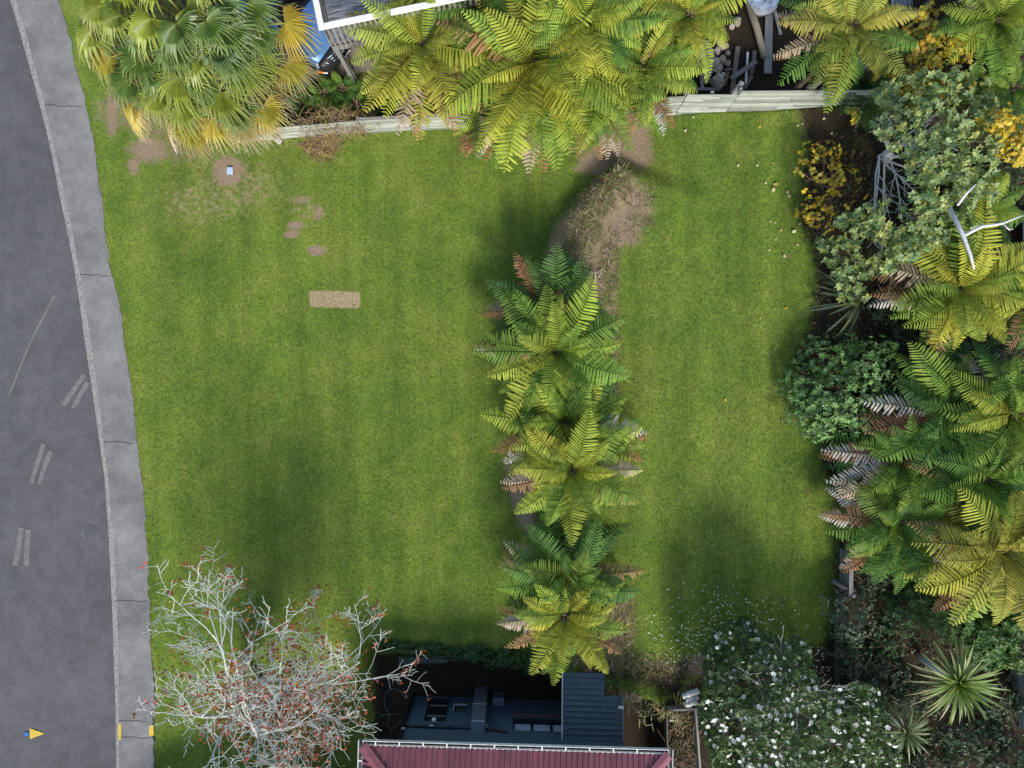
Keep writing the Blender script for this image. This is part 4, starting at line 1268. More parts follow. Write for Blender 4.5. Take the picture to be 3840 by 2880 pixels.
CP = [(.19, .28, .06), (.22, .31, .07), (.15, .23, .05), (.27, .34, .09)]
strap_plant('cabbage_tree', 'large spiky cabbage tree in the lower right corner', 'cabbage tree', 3590, 2560, 2.8, .8, 120, 1.22, .036, (1.35, -.35), CP, .22, old=[(.22, .20, .07), (.26, .21, .09)])
strap_plant('cabbage_tree', 'smaller spiky cabbage tree beside the white flowering tree', 'cabbage tree', 3395, 2745, 2.2, .8, 70, .85, .028, (1.3, -.5), [(.11, .16, .05), (.15, .19, .06), (.09, .13, .04)], .35)
strap_plant('flax_bush', 'flax bush with long strap leaves under the variegated tree', 'flax', 3225, 1130, 1.0, .75, 42, 1.75, .042, (1.2, .1), [(.06, .10, .055), (.09, .13, .07), (.05, .08, .05), (.14, .17, .06)], .28, az=(2.2, 4.2), trunk=False)
strap_plant('strap_leaved_clump', 'fresh green strap leaved clump between palm and small ferns', 'plant', 1085, 345, .35, 0.0, 46, .62, .026, (1.2, .15), [(.07, .19, .02), (.10, .24, .025), (.05, .14, .02)], .45, trunk=False)
strap_plant('sword_grass', 'yellow green sword leaves at the terrace edge beside the log pile', 'plant', 2560, 2560, .75, .45, 16, .75, .018, (1.2, .3), [(.14, .18, .03), (.20, .20, .04), (.08, .13, .03)], .4, az=(-2.6, 0.6), trunk=False)


# dead grass, reeds and vines: uncountable
def tangle(name, label, cat, spec, mat, col, L=(.12, .3), w=.006):
    vs, fs, cs = [], [], []
    for px, py, rx, ry, n, zoff in spec:
        for k in range(n):
            a = rng.uniform(0, 6.28); rr = math.sqrt(rng.random())
            g = P(px + rx * rr * math.cos(a), py + ry * rr * math.sin(a), .3)
            z = float(height(np.array([g.x]), np.array([g.y]))[0]) + zoff * rng.random()
            d = rdir(1, -.05, .6)[0]; ln = rng.uniform(*L)
            p0 = np.array([g.x, g.y, z]); mid = p0 + d * ln * .5 + np.array([0, 0, .03]); e = p0 + d * ln + rng.normal(0, .04, 3); e[2] = max(e[2] - .05, z)
            s = np.cross(d, [0, 0, 1]); s = s / (np.linalg.norm(s) + 1e-6) * w * rng.uniform(.6, 1.5)
            b = len(vs)
            vs += [p0 - s, p0 + s, mid - s, mid + s, e]
            c = np.array(col[rng.integers(len(col))]) * (1 + rng.normal(0, .18))
            cs += [c] * 5
            fs += [(b, b + 2, b + 3), (b, b + 3, b + 1), (b + 2, b + 4, b + 3)]
    me = new_mesh(name, np.array(vs), np.array(fs), mat, col=np.clip(np.array(cs), 0, 1))
    tag(add_obj(name, me), label, cat, kind='stuff')


STRAW = [(.24, .175, .10), (.16, .11, .065), (.36, .30, .19), (.13, .09, .055), (.13, .16, .05), (.17, .12, .08), (.11, .16, .04), (.16, .20, .05)]
tangle('dead_grass', 'pale dead grass and twigs matted over the bank edge', 'dead grass',
       [(2305, 680, 45, 60, 420, .10), (2240, 770, 65, 60, 560, .12), (2185, 870, 65, 70, 600, .14), (2155, 970, 62, 70, 600, .14), (2130, 1060, 60, 50, 420, .14), (2380, 740, 80, 50, 160, .06), (2400, 850, 60, 40, 90, .04), (2300, 600, 30, 25, 60, .1), (2280, 980, 40, 120, 260, .06), (2295, 1350, 28, 320, 320, .06), (2320, 2320, 55, 110, 520, .10), (2260, 2440, 110, 50, 520, .10), (2420, 2480, 150, 40, 380, .06)], M_LITTER, STRAW)
tangle('dry_reeds', 'brown dry reed stalks lying behind the topmost bank fern', 'dead reeds', [(2175, 1060, 60, 45, 130, .16)], M_LITTER, [(.36, .25, .15), (.25, .16, .09), (.45, .35, .24)], (.3, .55), .014)
tangle('vine_tangle', 'brown leafless vine tangle over the low fence', 'vines', [(1260, 480, 130, 40, 700, 1.0), (1200, 540, 70, 45, 420, .12), (1330, 460, 90, 30, 300, .9)], M_LITTER, [(.26, .17, .10), (.34, .25, .15), (.18, .11, .07), (.30, .24, .05)], (.15, .45), .007)
tangle('creeper', 'brown and green creeper hanging over the lean-to roof', 'creeper', [(2300, 2600, 110, 24, 420, 1.9), (2430, 2640, 90, 30, 420, .9), (2250, 2640, 60, 50, 160, 2.2), (2560, 2700, 45, 110, 300, .25)], M_LITTER, [(.22, .18, .08), (.14, .15, .05), (.28, .21, .11), (.10, .13, .04)], (.1, .35), .012)


# low dark ground cover filling the gaps of the right border
def ground_cover():
    n = 15000
    poly = [(3020, 600), (3060, 1000), (3050, 1250), (3100, 1600), (3110, 1760), (3180, 1950), (3200, 2250), (3120, 2450), (3130, 2640), (3200, 2900), (3900, 2900), (3900, 250), (3300, 330)]
    c = pts_in_poly(n, poly, lambda x, y: np.full(len(x), .85))
    z = height(c[:, 0], c[:, 1])
    lump = .5 + .5 * np.sin(c[:, 0] * 2.7 + np.sin(c[:, 1] * 2.2)) * np.sin(c[:, 1] * 3.1 + c[:, 0])
    keep = rng.random(n) < .25 + .75 * lump
    c, z, lump = c[keep], z[keep], lump[keep]
    c[:, 2] = z + .03 + lump * rng.uniform(.05, .42, len(c))
    k = len(c)
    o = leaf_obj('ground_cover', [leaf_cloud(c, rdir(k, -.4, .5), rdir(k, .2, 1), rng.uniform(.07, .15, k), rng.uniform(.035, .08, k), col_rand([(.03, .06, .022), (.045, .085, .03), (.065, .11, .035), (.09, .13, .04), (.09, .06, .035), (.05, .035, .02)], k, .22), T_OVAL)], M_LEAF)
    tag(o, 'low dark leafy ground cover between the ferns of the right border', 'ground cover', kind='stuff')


ground_cover()


# ================================================================ built things
def plank(m, a, b, w, t, up=(0, 0, 1)):
    """board from a to b, w wide and t thick"""
    a, b = Vector(a), Vector(b)
    ax = (b - a).normalized(); ay = Vector(up).cross(ax).normalized()
    m.obox((a + b) / 2, ax, ay, (b - a).length, w, t, min(w, t) * .08)
    return m


def board_obj(name, a, b, w, t, mat, parent=None, up=(0, 0, 1)):
    """a board whose own x axis runs along its grain"""
    a, b = Vector(a), Vector(b)
    if parent is not None:
        inv = parent_world(parent).inverted(); a, b = inv @ a, inv @ b
        up = inv.to_3x3() @ Vector(up)
    ax = (b - a).normalized(); ay = Vector(up).cross(ax).normalized(); az = ax.cross(ay)
    m = MB(); m.obox((0, 0, 0), (1, 0, 0), (0, 1, 0), (b - a).length, w, t, min(w, t) * .1)
    me = new_mesh(name, m.v, m.f, mat)
    rot = Matrix((ax, ay, az)).transposed().to_euler()
    return add_obj(name, me, parent, (a + b) / 2, rot)


# ---------------------------------------------------------------- back fence
def fence_line(x):
    return np.interp(x, [-8.6, -3.2, 5.0, 10.9], [7.58, 7.95, 8.27, 8.36])


def fence_run(label, x0, x1, zt0, zt1, nboard, bh, lattice=False, posts=True):
    y0, y1 = float(fence_line(x0)), float(fence_line(x1))
    root = empty('board_fence', (x0, y0, 0), label, 'fence', 'sections of the back fence')
    d = Vector((x1 - x0, y1 - y0, 0)).normalized()
    nrm = Vector((d.y, -d.x, 0))
    r = random.Random(int(x0 * 10))
    for k in range(nboard):
        # each course is two boards butted at a random joint
        j = r.uniform(.3, .7)
        for s, e in ((0, j - .002), (j + .002, 1)):
            a = Vector((x0 + (x1 - x0) * s, y0 + (y1 - y0) * s, zt0 + (zt1 - zt0) * s - bh * (k + .5)))
            b = Vector((x0 + (x1 - x0) * e, y0 + (y1 - y0) * e, zt0 + (zt1 - zt0) * e - bh * (k + .5)))
            off = nrm * r.uniform(-.012, .012)
            board_obj('board', a + off, b + off, bh - r.uniform(.008, .022), .03, M_WOOD_PALE, root, up=nrm)
    npost = max(2, int((x1 - x0) / 1.6))
    for k in range(npost + 1):
        t = k / npost
        x = x0 + (x1 - x0) * t; y = float(fence_line(x)) + .09
        z = zt0 + (zt1 - zt0) * t - .05
        m = MB(); m.obox((x, y, z / 2 - .1), (1, 0, 0), (0, 1, 0), .1, .1, z + .2, .01)
        m.obj('post', M_WOOD_GREY, root)
    if lattice:
        # diamond lattice strip on top
        L = (Vector((x1 - x0, y1 - y0, 0))).length
        m = MB()
        q = 0.0
        while q < L - .1:
            for sgn in (1, -1):
                a = Vector((x0, y0, 0)) + d * (q if sgn > 0 else q + .14); b = Vector((x0, y0, 0)) + d * (q + .14 if sgn > 0 else q)
                za = zt0 + (zt1 - zt0) * q / L
                a.z, b.z = za + .01, za + .15
                plank(m, a + nrm * .006 * sgn, b + nrm * .006 * sgn, .022, .008, up=nrm)
            q += .085
        m.obj('lattice', M_WOOD_GREY, root, kind='stuff')
        a = Vector((x0, y0, zt0 + .165)); b = Vector((x1, y1, zt1 + .165))
        board_obj('cap_rail', a, b, .05, .03, M_WOOD_GREY, root)
    return root


fence_run('low vine covered board fence below the palm', -8.6, -4.62, .75, .98, 7, .13)
fence_run('low weathered board fence with lattice top beside the golden fern', -4.58, -.2, 1.0, 1.02, 8, .125, lattice=True)
fence_run('weathered board fence hidden behind the hanging fern fronds', -.15, 5.0, 1.5, 1.75, 12, .13)
fence_run('pale board fence section in front of the rock pile', 5.02, 6.5, 1.86, 1.80, 13, .14)
fence_run('tall pale board fence section at the right end by the dark soil', 6.51, 11.2, 2.05, 1.98, 14, .14)

# logs and prunings lying against the fence
def log(px0, py0, z0, px1, py1, z1, r0, r1, label, mat, n=9, cat='log', group=None):
    a, b = P(px0, py0, z0), P(px1, py1, z1)
    root = empty('log', tuple((a + b) / 2), label, cat, group)
    m = MB()
    pts = [a.lerp(b, t) + Vector((random.gauss(0, .008), random.gauss(0, .008), random.gauss(0, .008))) for t in np.linspace(0, 1, 6)]
    m.tube(pts, list(np.linspace(r0, r1, 6)), n, cap=False)
    m.obj('bark', mat, root, smooth=True)
    for p, q, rr in ((pts[0], pts[1], r0), (pts[-1], pts[-2], r1)):
        dd = (p - q).normalized()
        m = MB(); m.tube([p - dd * .01, p + dd * .004], rr * .96, n); m.obj('cut_end', M_WOOD_TAN, root)
    return root


GYD = .05      # neighbour yard level
log(2791, -60, .25, 2866, 213, .18, .115, .10, 'long round timber pole beside the wide plank', M_WOOD_TAN, 12)
log(2750, 352, 1.75, 2783, 308, 1.9, .09, .08, 'short mossy log poking over the fence step', M_WOOD_GREY)
log(3028, 338, 1.85, 3075, 303, 1.95, .10, .09, 'mossy log resting behind the tall fence', M_WOOD_GREY)
log(2983, 335, 1.8, 3050, 270, 2.2, .10, .05, 'rough barked fern trunk piece behind the tall fence', M_BARK)
log(3075, 296, 1.2, 3130, 296, 1.2, .12, .12, 'dark round log lying beside the mossy log', M_WOOD_DARK)


def loose(px0, py0, px1, py1, wpx, z, t, label, mat, z1=None):
    a, b = P(px0, py0, z), P(px1, py1, z if z1 is None else z1)
    w = wpx * (CAM_H - z) / FPX
    o = board_obj('loose_plank', a, b, w, t, mat)
    return tag(o, label, 'plank', 'loose planks in the neighbour yard')


M_PL = mat_plain('grey_plank', (.34, .33, .31), (.17, .165, .155), .85, 2.5, stretch=(1, 10, 10), per_obj=.3)
M_PL2 = mat_plain('brown_plank', (.20, .16, .125), (.10, .08, .065), .85, 2.5, stretch=(1, 10, 10), per_obj=.3)
loose(2884, 30, 2879, 276, 29, .12, .05, 'widest grey plank below the white wrapped tub', M_PL)
loose(2897, 8, 2928, 130, 11, .45, .03, 'narrow plank leaning on the white wrapped tub', M_PL, .2)
loose(2767, 174, 2745, 350, 17, .14, .04, 'brown plank right of the rock pile', M_PL2)
loose(2804, 195, 2797, 312, 8, .16, .03, 'thin white plank standing between brown planks', M_WHITE)
loose(2836, 230, 2740, 296, 17, .24, .05, 'dark plank lying across the brown one', M_WOOD_GREY)
loose(2820, 283, 2790, 332, 14, .1, .03, 'short stub of plank close to the fence', M_PL2)
loose(2831, 190, 2818, 276, 15, .12, .03, 'pointed grey board end beside the round pole', M_PL2)
loose(2614, 142, 2620, 246, 11, .2, .05, 'grey edging plank left of the rock pile', M_PL)
loose(2628, 278, 2634, 330, 9, .2, .05, 'short pale plank at the lower left of the rocks', M_PL)
loose(2602, 333, 2682, 335, 10, .2, .05, 'plank lying along the fence below the rocks', M_PL)
loose(2730, 268, 2716, 320, 12, .15, .04, 'rough plank at the lower right of the rocks', M_PL2)
loose(2716, 263, 2745, 257, 7, .2, .03, 'thin stick of wood beside the rock pile', M_PL2)


def rock_mesh(seed):
    r = np.random.default_rng(seed)
    vs, fs = [], []
    n, k = 8, 5
    for j in range(1, k):
        ph = math.pi * j / k
        for i in range(n):
            th = 2 * math.pi * i / n + r.normal(0, .12)
            q = 1 + r.normal(0, .13)
            vs.append((math.sin(ph) * math.cos(th) * q, math.sin(ph) * math.sin(th) * q, math.cos(ph) * q * .9))
    top, bot = len(vs), len(vs) + 1
    vs += [(0, 0, .85), (0, 0, -.85)]
    for j in range(k - 2):
        for i in range(n):
            fs.append((j * n + i, (j + 1) * n + i, (j + 1) * n + (i + 1) % n, j * n + (i + 1) % n))
    for i in range(n):
        fs.append((top, i, (i + 1) % n)); fs.append((bot, (k - 2) * n + (i + 1) % n, (k - 2) * n + i))
    return new_mesh('rock', vs, fs, M_ROCK)


RM = [rock_mesh(40 + i) for i in range(5)]
rocks = [(2640, 206, 17, .25), (2662, 196, 13, .35), (2680, 230, 19, .3), (2710, 221, 15, .25), (2650, 245, 21, .3), (2690, 255, 20, .25), (2728, 238, 11, .15), (2708, 165, 22, .35), (2690, 190, 14, .3), (2730, 198, 8, .15), (2640, 170, 18, .3), (2725, 172, 9, .2), (2648, 290, 20, .2), (2692, 305, 26, .22), (2665, 220, 14, .38), (2630, 190, 10, .2), (2765, 80, 15, .15), (2745, 100, 12, .15), (2712, 280, 10, .3), (2660, 275, 12, .32)]
for i, (px, py, rp, z) in enumerate(rocks):
    s = rp * (CAM_H - z) / FPX * 1.1
    o = add_obj('rock', RM[i % 5], None, P(px, py, z), (random.uniform(-.5, .5), random.uniform(-.5, .5), random.uniform(0, 6)), (s * random.uniform(.95, 1.25), s * random.uniform(.85, 1.1), s * random.uniform(.6, .85)))
    big = {7: 'pale rock at the top of the rock pile', 13: 'largest round brown rock nearest the fence', 12: 'dark rock at the lower left of the pile', 9: 'small pale stone beside the rock pile', 16: 'grey rock under the fern above the pile', 17: 'mossy rock left of the round timber pole'}
    tag(o, big.get(i, 'rough tan rock in the heap behind the board fence'), 'rock', 'rocks heaped behind the fence')

# tub wrapped in white plastic film
def wrapped_tub():
    c = P(2868, -8, .5)
    root = empty('wrapped_tub', (c.x, c.y, .05), 'round tub wrapped in crumpled white plastic film', 'tub')
    m = MB(); m.tube([(c.x, c.y, .03), (c.x, c.y, .2), (c.x, c.y, .5)], [.34, .38, .42], 24); m.obj('tub', M_WHITE, root, smooth=True)
    vs, fs = [], []
    nr, na = 9, 40
    r = np.random.default_rng(3)
    for i in range(nr):
        for j in range(na):
            rr = .47 * i / (nr - 1); a = 2 * math.pi * j / na
            z = .58 + r.normal(0, .018) + .04 * math.sin(a * 5 + i) - (.18 if i == nr - 1 else 0)
            vs.append((c.x + rr * math.cos(a) * (1 + r.normal(0, .02)), c.y + rr * math.sin(a), z))
    for i in range(nr - 1):
        for j in range(na):
            fs.append((i * na + j, (i + 1) * na + j, (i + 1) * na + (j + 1) % na, i * na + (j + 1) % na))
    m = MB(); m.v = vs; m.f = fs; m.c = [(1, 1, 1)] * len(vs)
    film = mat_plain('plastic_film', (.72, .76, .80), (.55, .60, .66), .22, 8, bmp=.3)
    m.obj('plastic_film', film, root)
    m = MB(); m.tube([(c.x - .08, c.y - .02, .62), (c.x + .02, c.y - .1, .65), (c.x + .1, c.y - .16, .63)], [.05, .08, .03], 7); m.obj('bag_knot', film, root, smooth=True)


wrapped_tub()

# slatted pallets and a post at the top right
def slat_stack(px, py, w, h, n, label, rz):
    c = P(px, py, .5)
    root = empty('timber_pallet', (c.x, c.y, .3), label, 'pallet', 'pallets at the top right')
    root.rotation_euler = (0, 0, rz)
    for k in range(n):
        x = -w / 2 + w * (k + .5) / n
        me_ = MB().box((-h / 2, -w / n * .38, -.011), (h / 2, w / n * .38, .011))
        add_obj('slat', new_mesh('slat', me_.v, me_.f, M_WOOD_DECK), root, (x, 0, .22), (0, 0, math.pi / 2))
    for q in (-.4, 0, .4):
        me_ = MB().box((-w / 2, -.04, 0), (w / 2, .04, .2))
        add_obj('bearer', new_mesh('bearer', me_.v, me_.f, M_WOOD_GREY), root, (0, q * h, 0))


slat_stack(3400, 15, 1.0, 1.0, 8, 'weathered slatted pallet beside the golden fern', .06)
slat_stack(3495, 35, .5, 1.1, 4, 'narrow weathered pallet above the orange maple', 0)
c_ = P(3630, 60, 1.2)
o = board_obj('timber_post', P(3632, -20, 1.4), P(3626, 108, 1.0), .14, .1, M_WOOD_GREY)
tag(o, 'grey timber beam above the loose yellow maple', 'post')
o = board_obj('timber_post', P(3420, 60, .9), P(3490, 5, 1.0), .14, .1, M_WOOD_DARK)
tag(o, 'dark beam lying across the slatted pallet', 'post')
# bare brown stems at the top right
def bare_stems():
    b = P(3700, 250, 1.1)
    root = empty('bare_shrub', tuple(b), 'long bare brown stems arching past the top right fern', 'shrub')
    r = random.Random(9)
    for px, py in [(3840, 70), (3860, 150), (3850, 220), (3800, 120), (3870, 260), (3820, 30)]:
        t = P(px, py, 3.4); out = []
        s = P(3690 + r.uniform(-20, 20), 260 + r.uniform(-20, 20), 1.6)
        grow(s, t - s, (t - s).length, .022, 0, out, r, .5, .1, .6, (4,), .07, .4)
        m = MB()
        for lv, pts, rads in out: m.tube(pts, [max(x, .006) for x in rads], 5 - lv, cap=False)
        m.obj('stem', M_TWIG, root, smooth=True)


bare_stems()

# ---------------------------------------------------------------- neighbour drive, deck and car
poly = [P(1030, 420, .03), P(1180, 305, .03), P(1400, 262, .03), P(1560, 240, .03), P(1640, 100, .03), P(1700, -500, .03), P(300, -900, .03), P(900, 60, .03)]
m = MB(); m.prism([(p.x, p.y) for p in poly][::-1], -.1, .045)
tag(m.obj('driveway', M_DRIVE), 'stained concrete driveway of the neighbour', 'driveway', kind='structure')


def deck():
    c0 = Vector((-4.93, 9.36, 0)); ang = R(11.8)
    root = empty('raised_deck', tuple(c0), 'raised weathered deck with white painted handrail', 'deck', rotz=ang)
    W, D, zd, zr = 5.6, 4.2, 2.55, 3.62
    # deck boards run along the front edge
    nb = 30
    bw = D / nb
    for k in range(nb):
        y = .02 + bw * (k + .5)
        seams = [0.0, random.uniform(1.6, 3.6), W]
        for s, e in zip(seams[:-1], seams[1:]):
            mm = MB().box((-(e - s) / 2 + .003, -bw / 2 + .004, -.016), ((e - s) / 2 - .003, bw / 2 - .004, .016))
            add_obj('deck_board', new_mesh('deck_board', mm.v, mm.f, M_WOOD_DECK), root, ((s + e) / 2, y, zd + random.uniform(-.002, .002)))
    def part(name, lo, hi, mat):
        mm = MB().box(lo, hi, .008)
        return add_obj(name, new_mesh(name, mm.v, mm.f, mat), root)
    part('edge_joist', (-.02, -.045, zd - .25), (W, -.002, zd - .022), M_WOOD_GREY)
    part('edge_joist', (-.065, -.045, zd - .25), (-.022, D, zd - .022), M_WOOD_GREY)
    for x in np.arange(.6, W, .6):
        part('joist', (x - .025, .0, zd - .22), (x + .025, D, zd - .024), M_WOOD_GREY)
    # white cap rails
    part('cap_rail', (-.13, -.12, zr), (W, .04, zr + .045), M_WHITE)
    part('cap_rail', (-.13, .045, zr), (.025, D, zr + .045), M_WHITE)
    part('under_rail', (-.05, -.06, zr - .09), (W, -.02, zr - .003), M_WOOD_GREY)
    part('under_rail', (-.07, -.016, zr - .09), (-.03, D, zr - .003), M_WOOD_GREY)
    mb = MB().box((-.03, -.011, -.6), (.03, .011, .6))
    bal = new_mesh('baluster', mb.v, mb.f, M_WOOD_GREY)
    for k in range(39):
        add_obj('baluster', bal, root, (.07 + k * .142, -.06, zd + .40), (0, random.gauss(0, .006), 0))
    for k in range(28):
        add_obj('baluster', bal, root, (-.08, .10 + k * .142, zd + .40), (0, 0, math.pi / 2))
    for x, y in ((.02, .0), (2.6, .0), (5.4, .0), (.02, 3.9)):
        part('post', (x - .055, y + .0, -.05), (x + .055, y + .11, zd - .27), M_WOOD_GREY)
    # leaning brace post on the near corner
    return root


deck()


def car():
    F = Vector((-5.12, 10.08, 0)); d = Vector((.81, -.59, 0)).normalized()
    root = empty('parked_car', tuple(F - d * 2.4 + Vector((0, 0, .045))), 'blue car parked nose out under palm and deck', 'car')
    root.rotation_euler = (0, 0, math.atan2(d.y, d.x))
    paint, nt, b, out = _nodes('blue_car_paint')
    b.inputs['Base Color'].default_value = (.13, .30, .58, 1); b.inputs['Metallic'].default_value = .55
    b.inputs['Roughness'].default_value = .28; b.inputs['Coat Weight'].default_value = 1.0; b.inputs['Coat Roughness'].default_value = .04
    n_ = noise(nt, 3.0, 3, .5); c_ = ramp(nt, n_, [(.3, (.12, .28, .55)), (.7, (.15, .33, .62))]); nt.links.new(c_, b.inputs['Base Color'])
    dark = mat_plain('black_plastic', (.018, .018, .02), (.012, .012, .014), .45, 8, bmp=.05)
    glass = mat_plain('dark_glass', (.012, .014, .016), (.01, .011, .012), .05, 3, bmp=0, spec=.8)
    chrome = mat_plain('chrome', (.75, .75, .75), (.65, .65, .66), .12, 5, metal=1.0, bmp=0)
    lamp = mat_plain('lamp_glass', (.55, .57, .6), (.4, .42, .45), .08, 12, bmp=0, spec=.7)
    orange = mat_plain('orange_lens', (.75, .20, .01), (.65, .16, .01), .2, 5, bmp=0)
    plate_m = mat_plain('plate_white', (.8, .8, .78), (.75, .75, .73), .4, 5, bmp=0)
    tyre = mat_plain('tyre_rubber', (.02, .02, .02), (.012, .012, .012), .8, 8)
    # body: cross sections along x (front at +2.4)
    sec = [(2.42, .62, .42, .62), (2.36, .72, .34, .84), (2.16, .84, .28, .98), (1.75, .89, .26, 1.03), (1.25, .91, .26, 1.07), (.95, .915, .26, 1.08), (-.2, .92, .26, 1.05), (-1.6, .92, .26, 1.05), (-2.3, .88, .30, 1.0), (-2.42, .80, .38, .92)]
    def loft(sections, name, mat, crown=.03, n=7):
        vs, fs = [], []
        for (x, hw, z0, z1) in sections:
            ring = [(x, -hw * .96, z0), (x, -hw, z0 + (z1 - z0) * .55), (x, -hw * .95, z1 - .035)]
            for k in range(n):
                t = -1 + 2 * k / (n - 1)
                ring.append((x, hw * .88 * t, z1 + crown * (1 - t * t)))
            ring += [(x, hw * .95, z1 - .035), (x, hw, z0 + (z1 - z0) * .55), (x, hw * .96, z0)]
            vs += ring
        k = len(ring)
        for i in range(len(sections) - 1):
            for j in range(k):
                fs.append((i * k + j, i * k + (j + 1) % k, (i + 1) * k + (j + 1) % k, (i + 1) * k + j))
        fs.append(tuple(range(k))[::-1]); fs.append(tuple(range((len(sections) - 1) * k, len(sections) * k)))
        m = MB(); m.v = vs; m.f = fs; m.c = [(1, 1, 1)] * len(vs)
        return m.obj(name, mat, root, smooth=True, world=False)
    loft(sec[2:], 'body', paint)
    loft([(2.435, .60, .40, .60), (2.40, .74, .30, .80), (2.30, .84, .28, .90), (2.17, .885, .27, .955)], 'bumper', dark, .01)
    # bonnet panel sits proud of the body with raised power-dome creases
    vs, fs = [], []
    xs = [2.13, 1.95, 1.6, 1.2, .98]
    yy = [-.80, -.62, -.50, -.42, -.2, 0, .2, .42, .50, .62, .80]
    for i, x in enumerate(xs):
        for y in yy:
            z = (1.012, 1.045, 1.075, 1.105, 1.115)[i] + .035 * (1 - (y / .8) ** 2) + (.022 if abs(y) < .45 else 0)
            xx = x - .10 * (y / .8) ** 2 * (1 if i < 2 else 0)
            vs.append((xx, y * (1 - .05 * (i == 0)), z))
    nyy = len(yy)
    for i in range(len(xs) - 1):
        for j in range(nyy - 1): fs.append((i * nyy + j, i * nyy + j + 1, (i + 1) * nyy + j + 1, (i + 1) * nyy + j))
    m = MB(); m.v = vs; m.f = fs; m.c = [(1, 1, 1)] * len(vs)
    bo = m.obj('bonnet', paint, root, smooth=True, world=False)
    # cabin
    loft([(.80, .70, 1.05, 1.10), (.20, .66, 1.05, 1.58), (-.2, .66, 1.05, 1.66), (-1.1, .66, 1.05, 1.66), (-1.6, .68, 1.05, 1.5), (-1.9, .7, 1.04, 1.1)], 'cabin_glass', glass, .02)
    m = MB(); m.v = [(.12, -.62, 1.60), (.12, .62, 1.60), (-1.35, .60, 1.66), (-1.35, -.60, 1.66), (-.5, -.62, 1.70), (-.5, .62, 1.70)]; m.f = [(0, 1, 5, 4), (4, 5, 2, 3)]; m.c = [(1, 1, 1)] * 6
    m.obj('roof', paint, root, world=False)
    m = MB(); m.box((.80, -.72, 1.085), (.97, .72, 1.118)); m.obj('wiper_cowl', dark, root, world=False)
    for s in (-1, 1):
        m = MB(); m.tube([(.86, s * .35 - .3, 1.13), (.78, s * .35, 1.145), (.70, s * .35 + .28, 1.2)], .012, 5); m.obj('wiper', dark, root, world=False)
        m = MB(); m.tube([(.74, s * .70, 1.12), (.2, s * .64, 1.62), (-.3, s * .63, 1.69)], [.04, .04, .035], 6); m.obj('pillar', paint, root, world=False, smooth=True)
        m = MB(); m.obox((.62, s * 1.02, 1.16), (1, 0, 0), (0, 1, 0), .12, .2, .15, .03); m.obj('wing_mirror', paint, root, world=False)
        # slanted headlamp
        m = MB(); m.v = [(2.10, s * .84, .93), (2.34, s * .60, .90), (2.37, s * .60, .80), (2.16, s * .87, .80)]; m.v = [(x + .015, y * 1.01, z) for x, y, z in m.v]; m.f = [(0, 1, 2, 3)]; m.c = [(1, 1, 1)] * 4
        m.obj('headlight', lamp, root, world=False)
        m = MB(); m.obox((2.18, s * .895, .52), (.85, s * -.5, 0), (s * .5, .85, 0), .16, .03, .06); m.obj('indicator', orange, root, world=False)
        m = MB(); m.obox((2.30, s * .81, .52), (.85, s * -.5, 0), (s * .5, .85, 0), .13, .05, .06); m.obj('side_lamp', plate_m, root, world=False)
        for x in (1.55, -1.5):
            m = MB(); m.tube([(x, s * .72, .34), (x, s * .93, .34)], .34, 20); w = m.obj('wheel', tyre, root, world=False)
            m = MB(); m.tube([(x, s * .925, .34), (x, s * .945, .34)], .21, 14); m.obj('rim', chrome, w, world=False)
    for q, (z, x) in enumerate([(.90, 2.335), (.84, 2.385), (.76, 2.43)]):
        m = MB(); m.tube([(x - .07, -.56, z), (x + .005, -.3, z), (x + .02, 0, z), (x + .005, .3, z), (x - .07, .56, z)], .018, 5); m.obj('grille_bar', chrome, root, world=False)
    m = MB(); m.obox((2.475, 0, .47), (0, 1, 0), (.35, 0, 1), .36, .13, .012); pl = m.obj('number_plate', plate_m, root, world=False)
    # characters too small to read: dark strokes of a four letter plate
    m = MB()
    for k, xx in enumerate((-.12, -.06, 0.0, .06, .12)):
        m.obox((2.488, xx, .475), (0, 1, 0), (.35, 0, 1), .03, .08, .004)
    m.obj('plate_characters', dark, pl, world=False)


car()

# post at the drive edge (the brace of the deck)
o = board_obj('deck_prop', P(1331, 292, 0), P(1238, 150, 2.55), .13, .10, M_WOOD_GREY, up=(0, 1, 0))
tag(o, 'grey timber prop standing under the deck corner', 'post')
# small ringed post stub by the fence
c_ = P(1046, 528, .1)
root = empty('marker_post', (c_.x, c_.y, 0), 'short round grey marker post with pale bands by the fence', 'post')
m = MB(); m.tube([(c_.x, c_.y, -.05), (c_.x, c_.y, .45)], .09, 14); m.obj('shaft', M_WOOD_GREY, root, smooth=True)
for z in (.1, .3):
    m = MB(); m.tube([(c_.x, c_.y, z), (c_.x, c_.y, z + .08)], .096, 14); m.obj('band', M_WHITE, root, smooth=True)
# water meter lid in its bare patch
lidm = mat_plain('blue_lid', (.40, .50, .68), (.34, .44, .62), .5, 12, bmp=.1)
c_ = P(863, 641, .03)
root = empty('meter_lid', tuple(c_), 'pale blue rectangular meter lid in a bare soil patch', 'lid')
m = MB(); m.obox((0, 0, .02), (1, 0, 0), (0, 1, 0), .185, .225, .04, .008); m.obj('lid', lidm, root, world=False)
m = MB()
for k in range(6): m.obox((0, -.08 + k * .032, .043), (1, 0, 0), (0, 1, 0), .15, .008, .005)
m.obj('grip_ribs', lidm, root, world=False)
for y in (-.11, .11):
    m = MB(); m.obox((0, y, .036), (1, 0, 0), (0, 1, 0), .03, .014, .014); m.obj('pry_notch', M_WOOD_DARK, root, world=False)

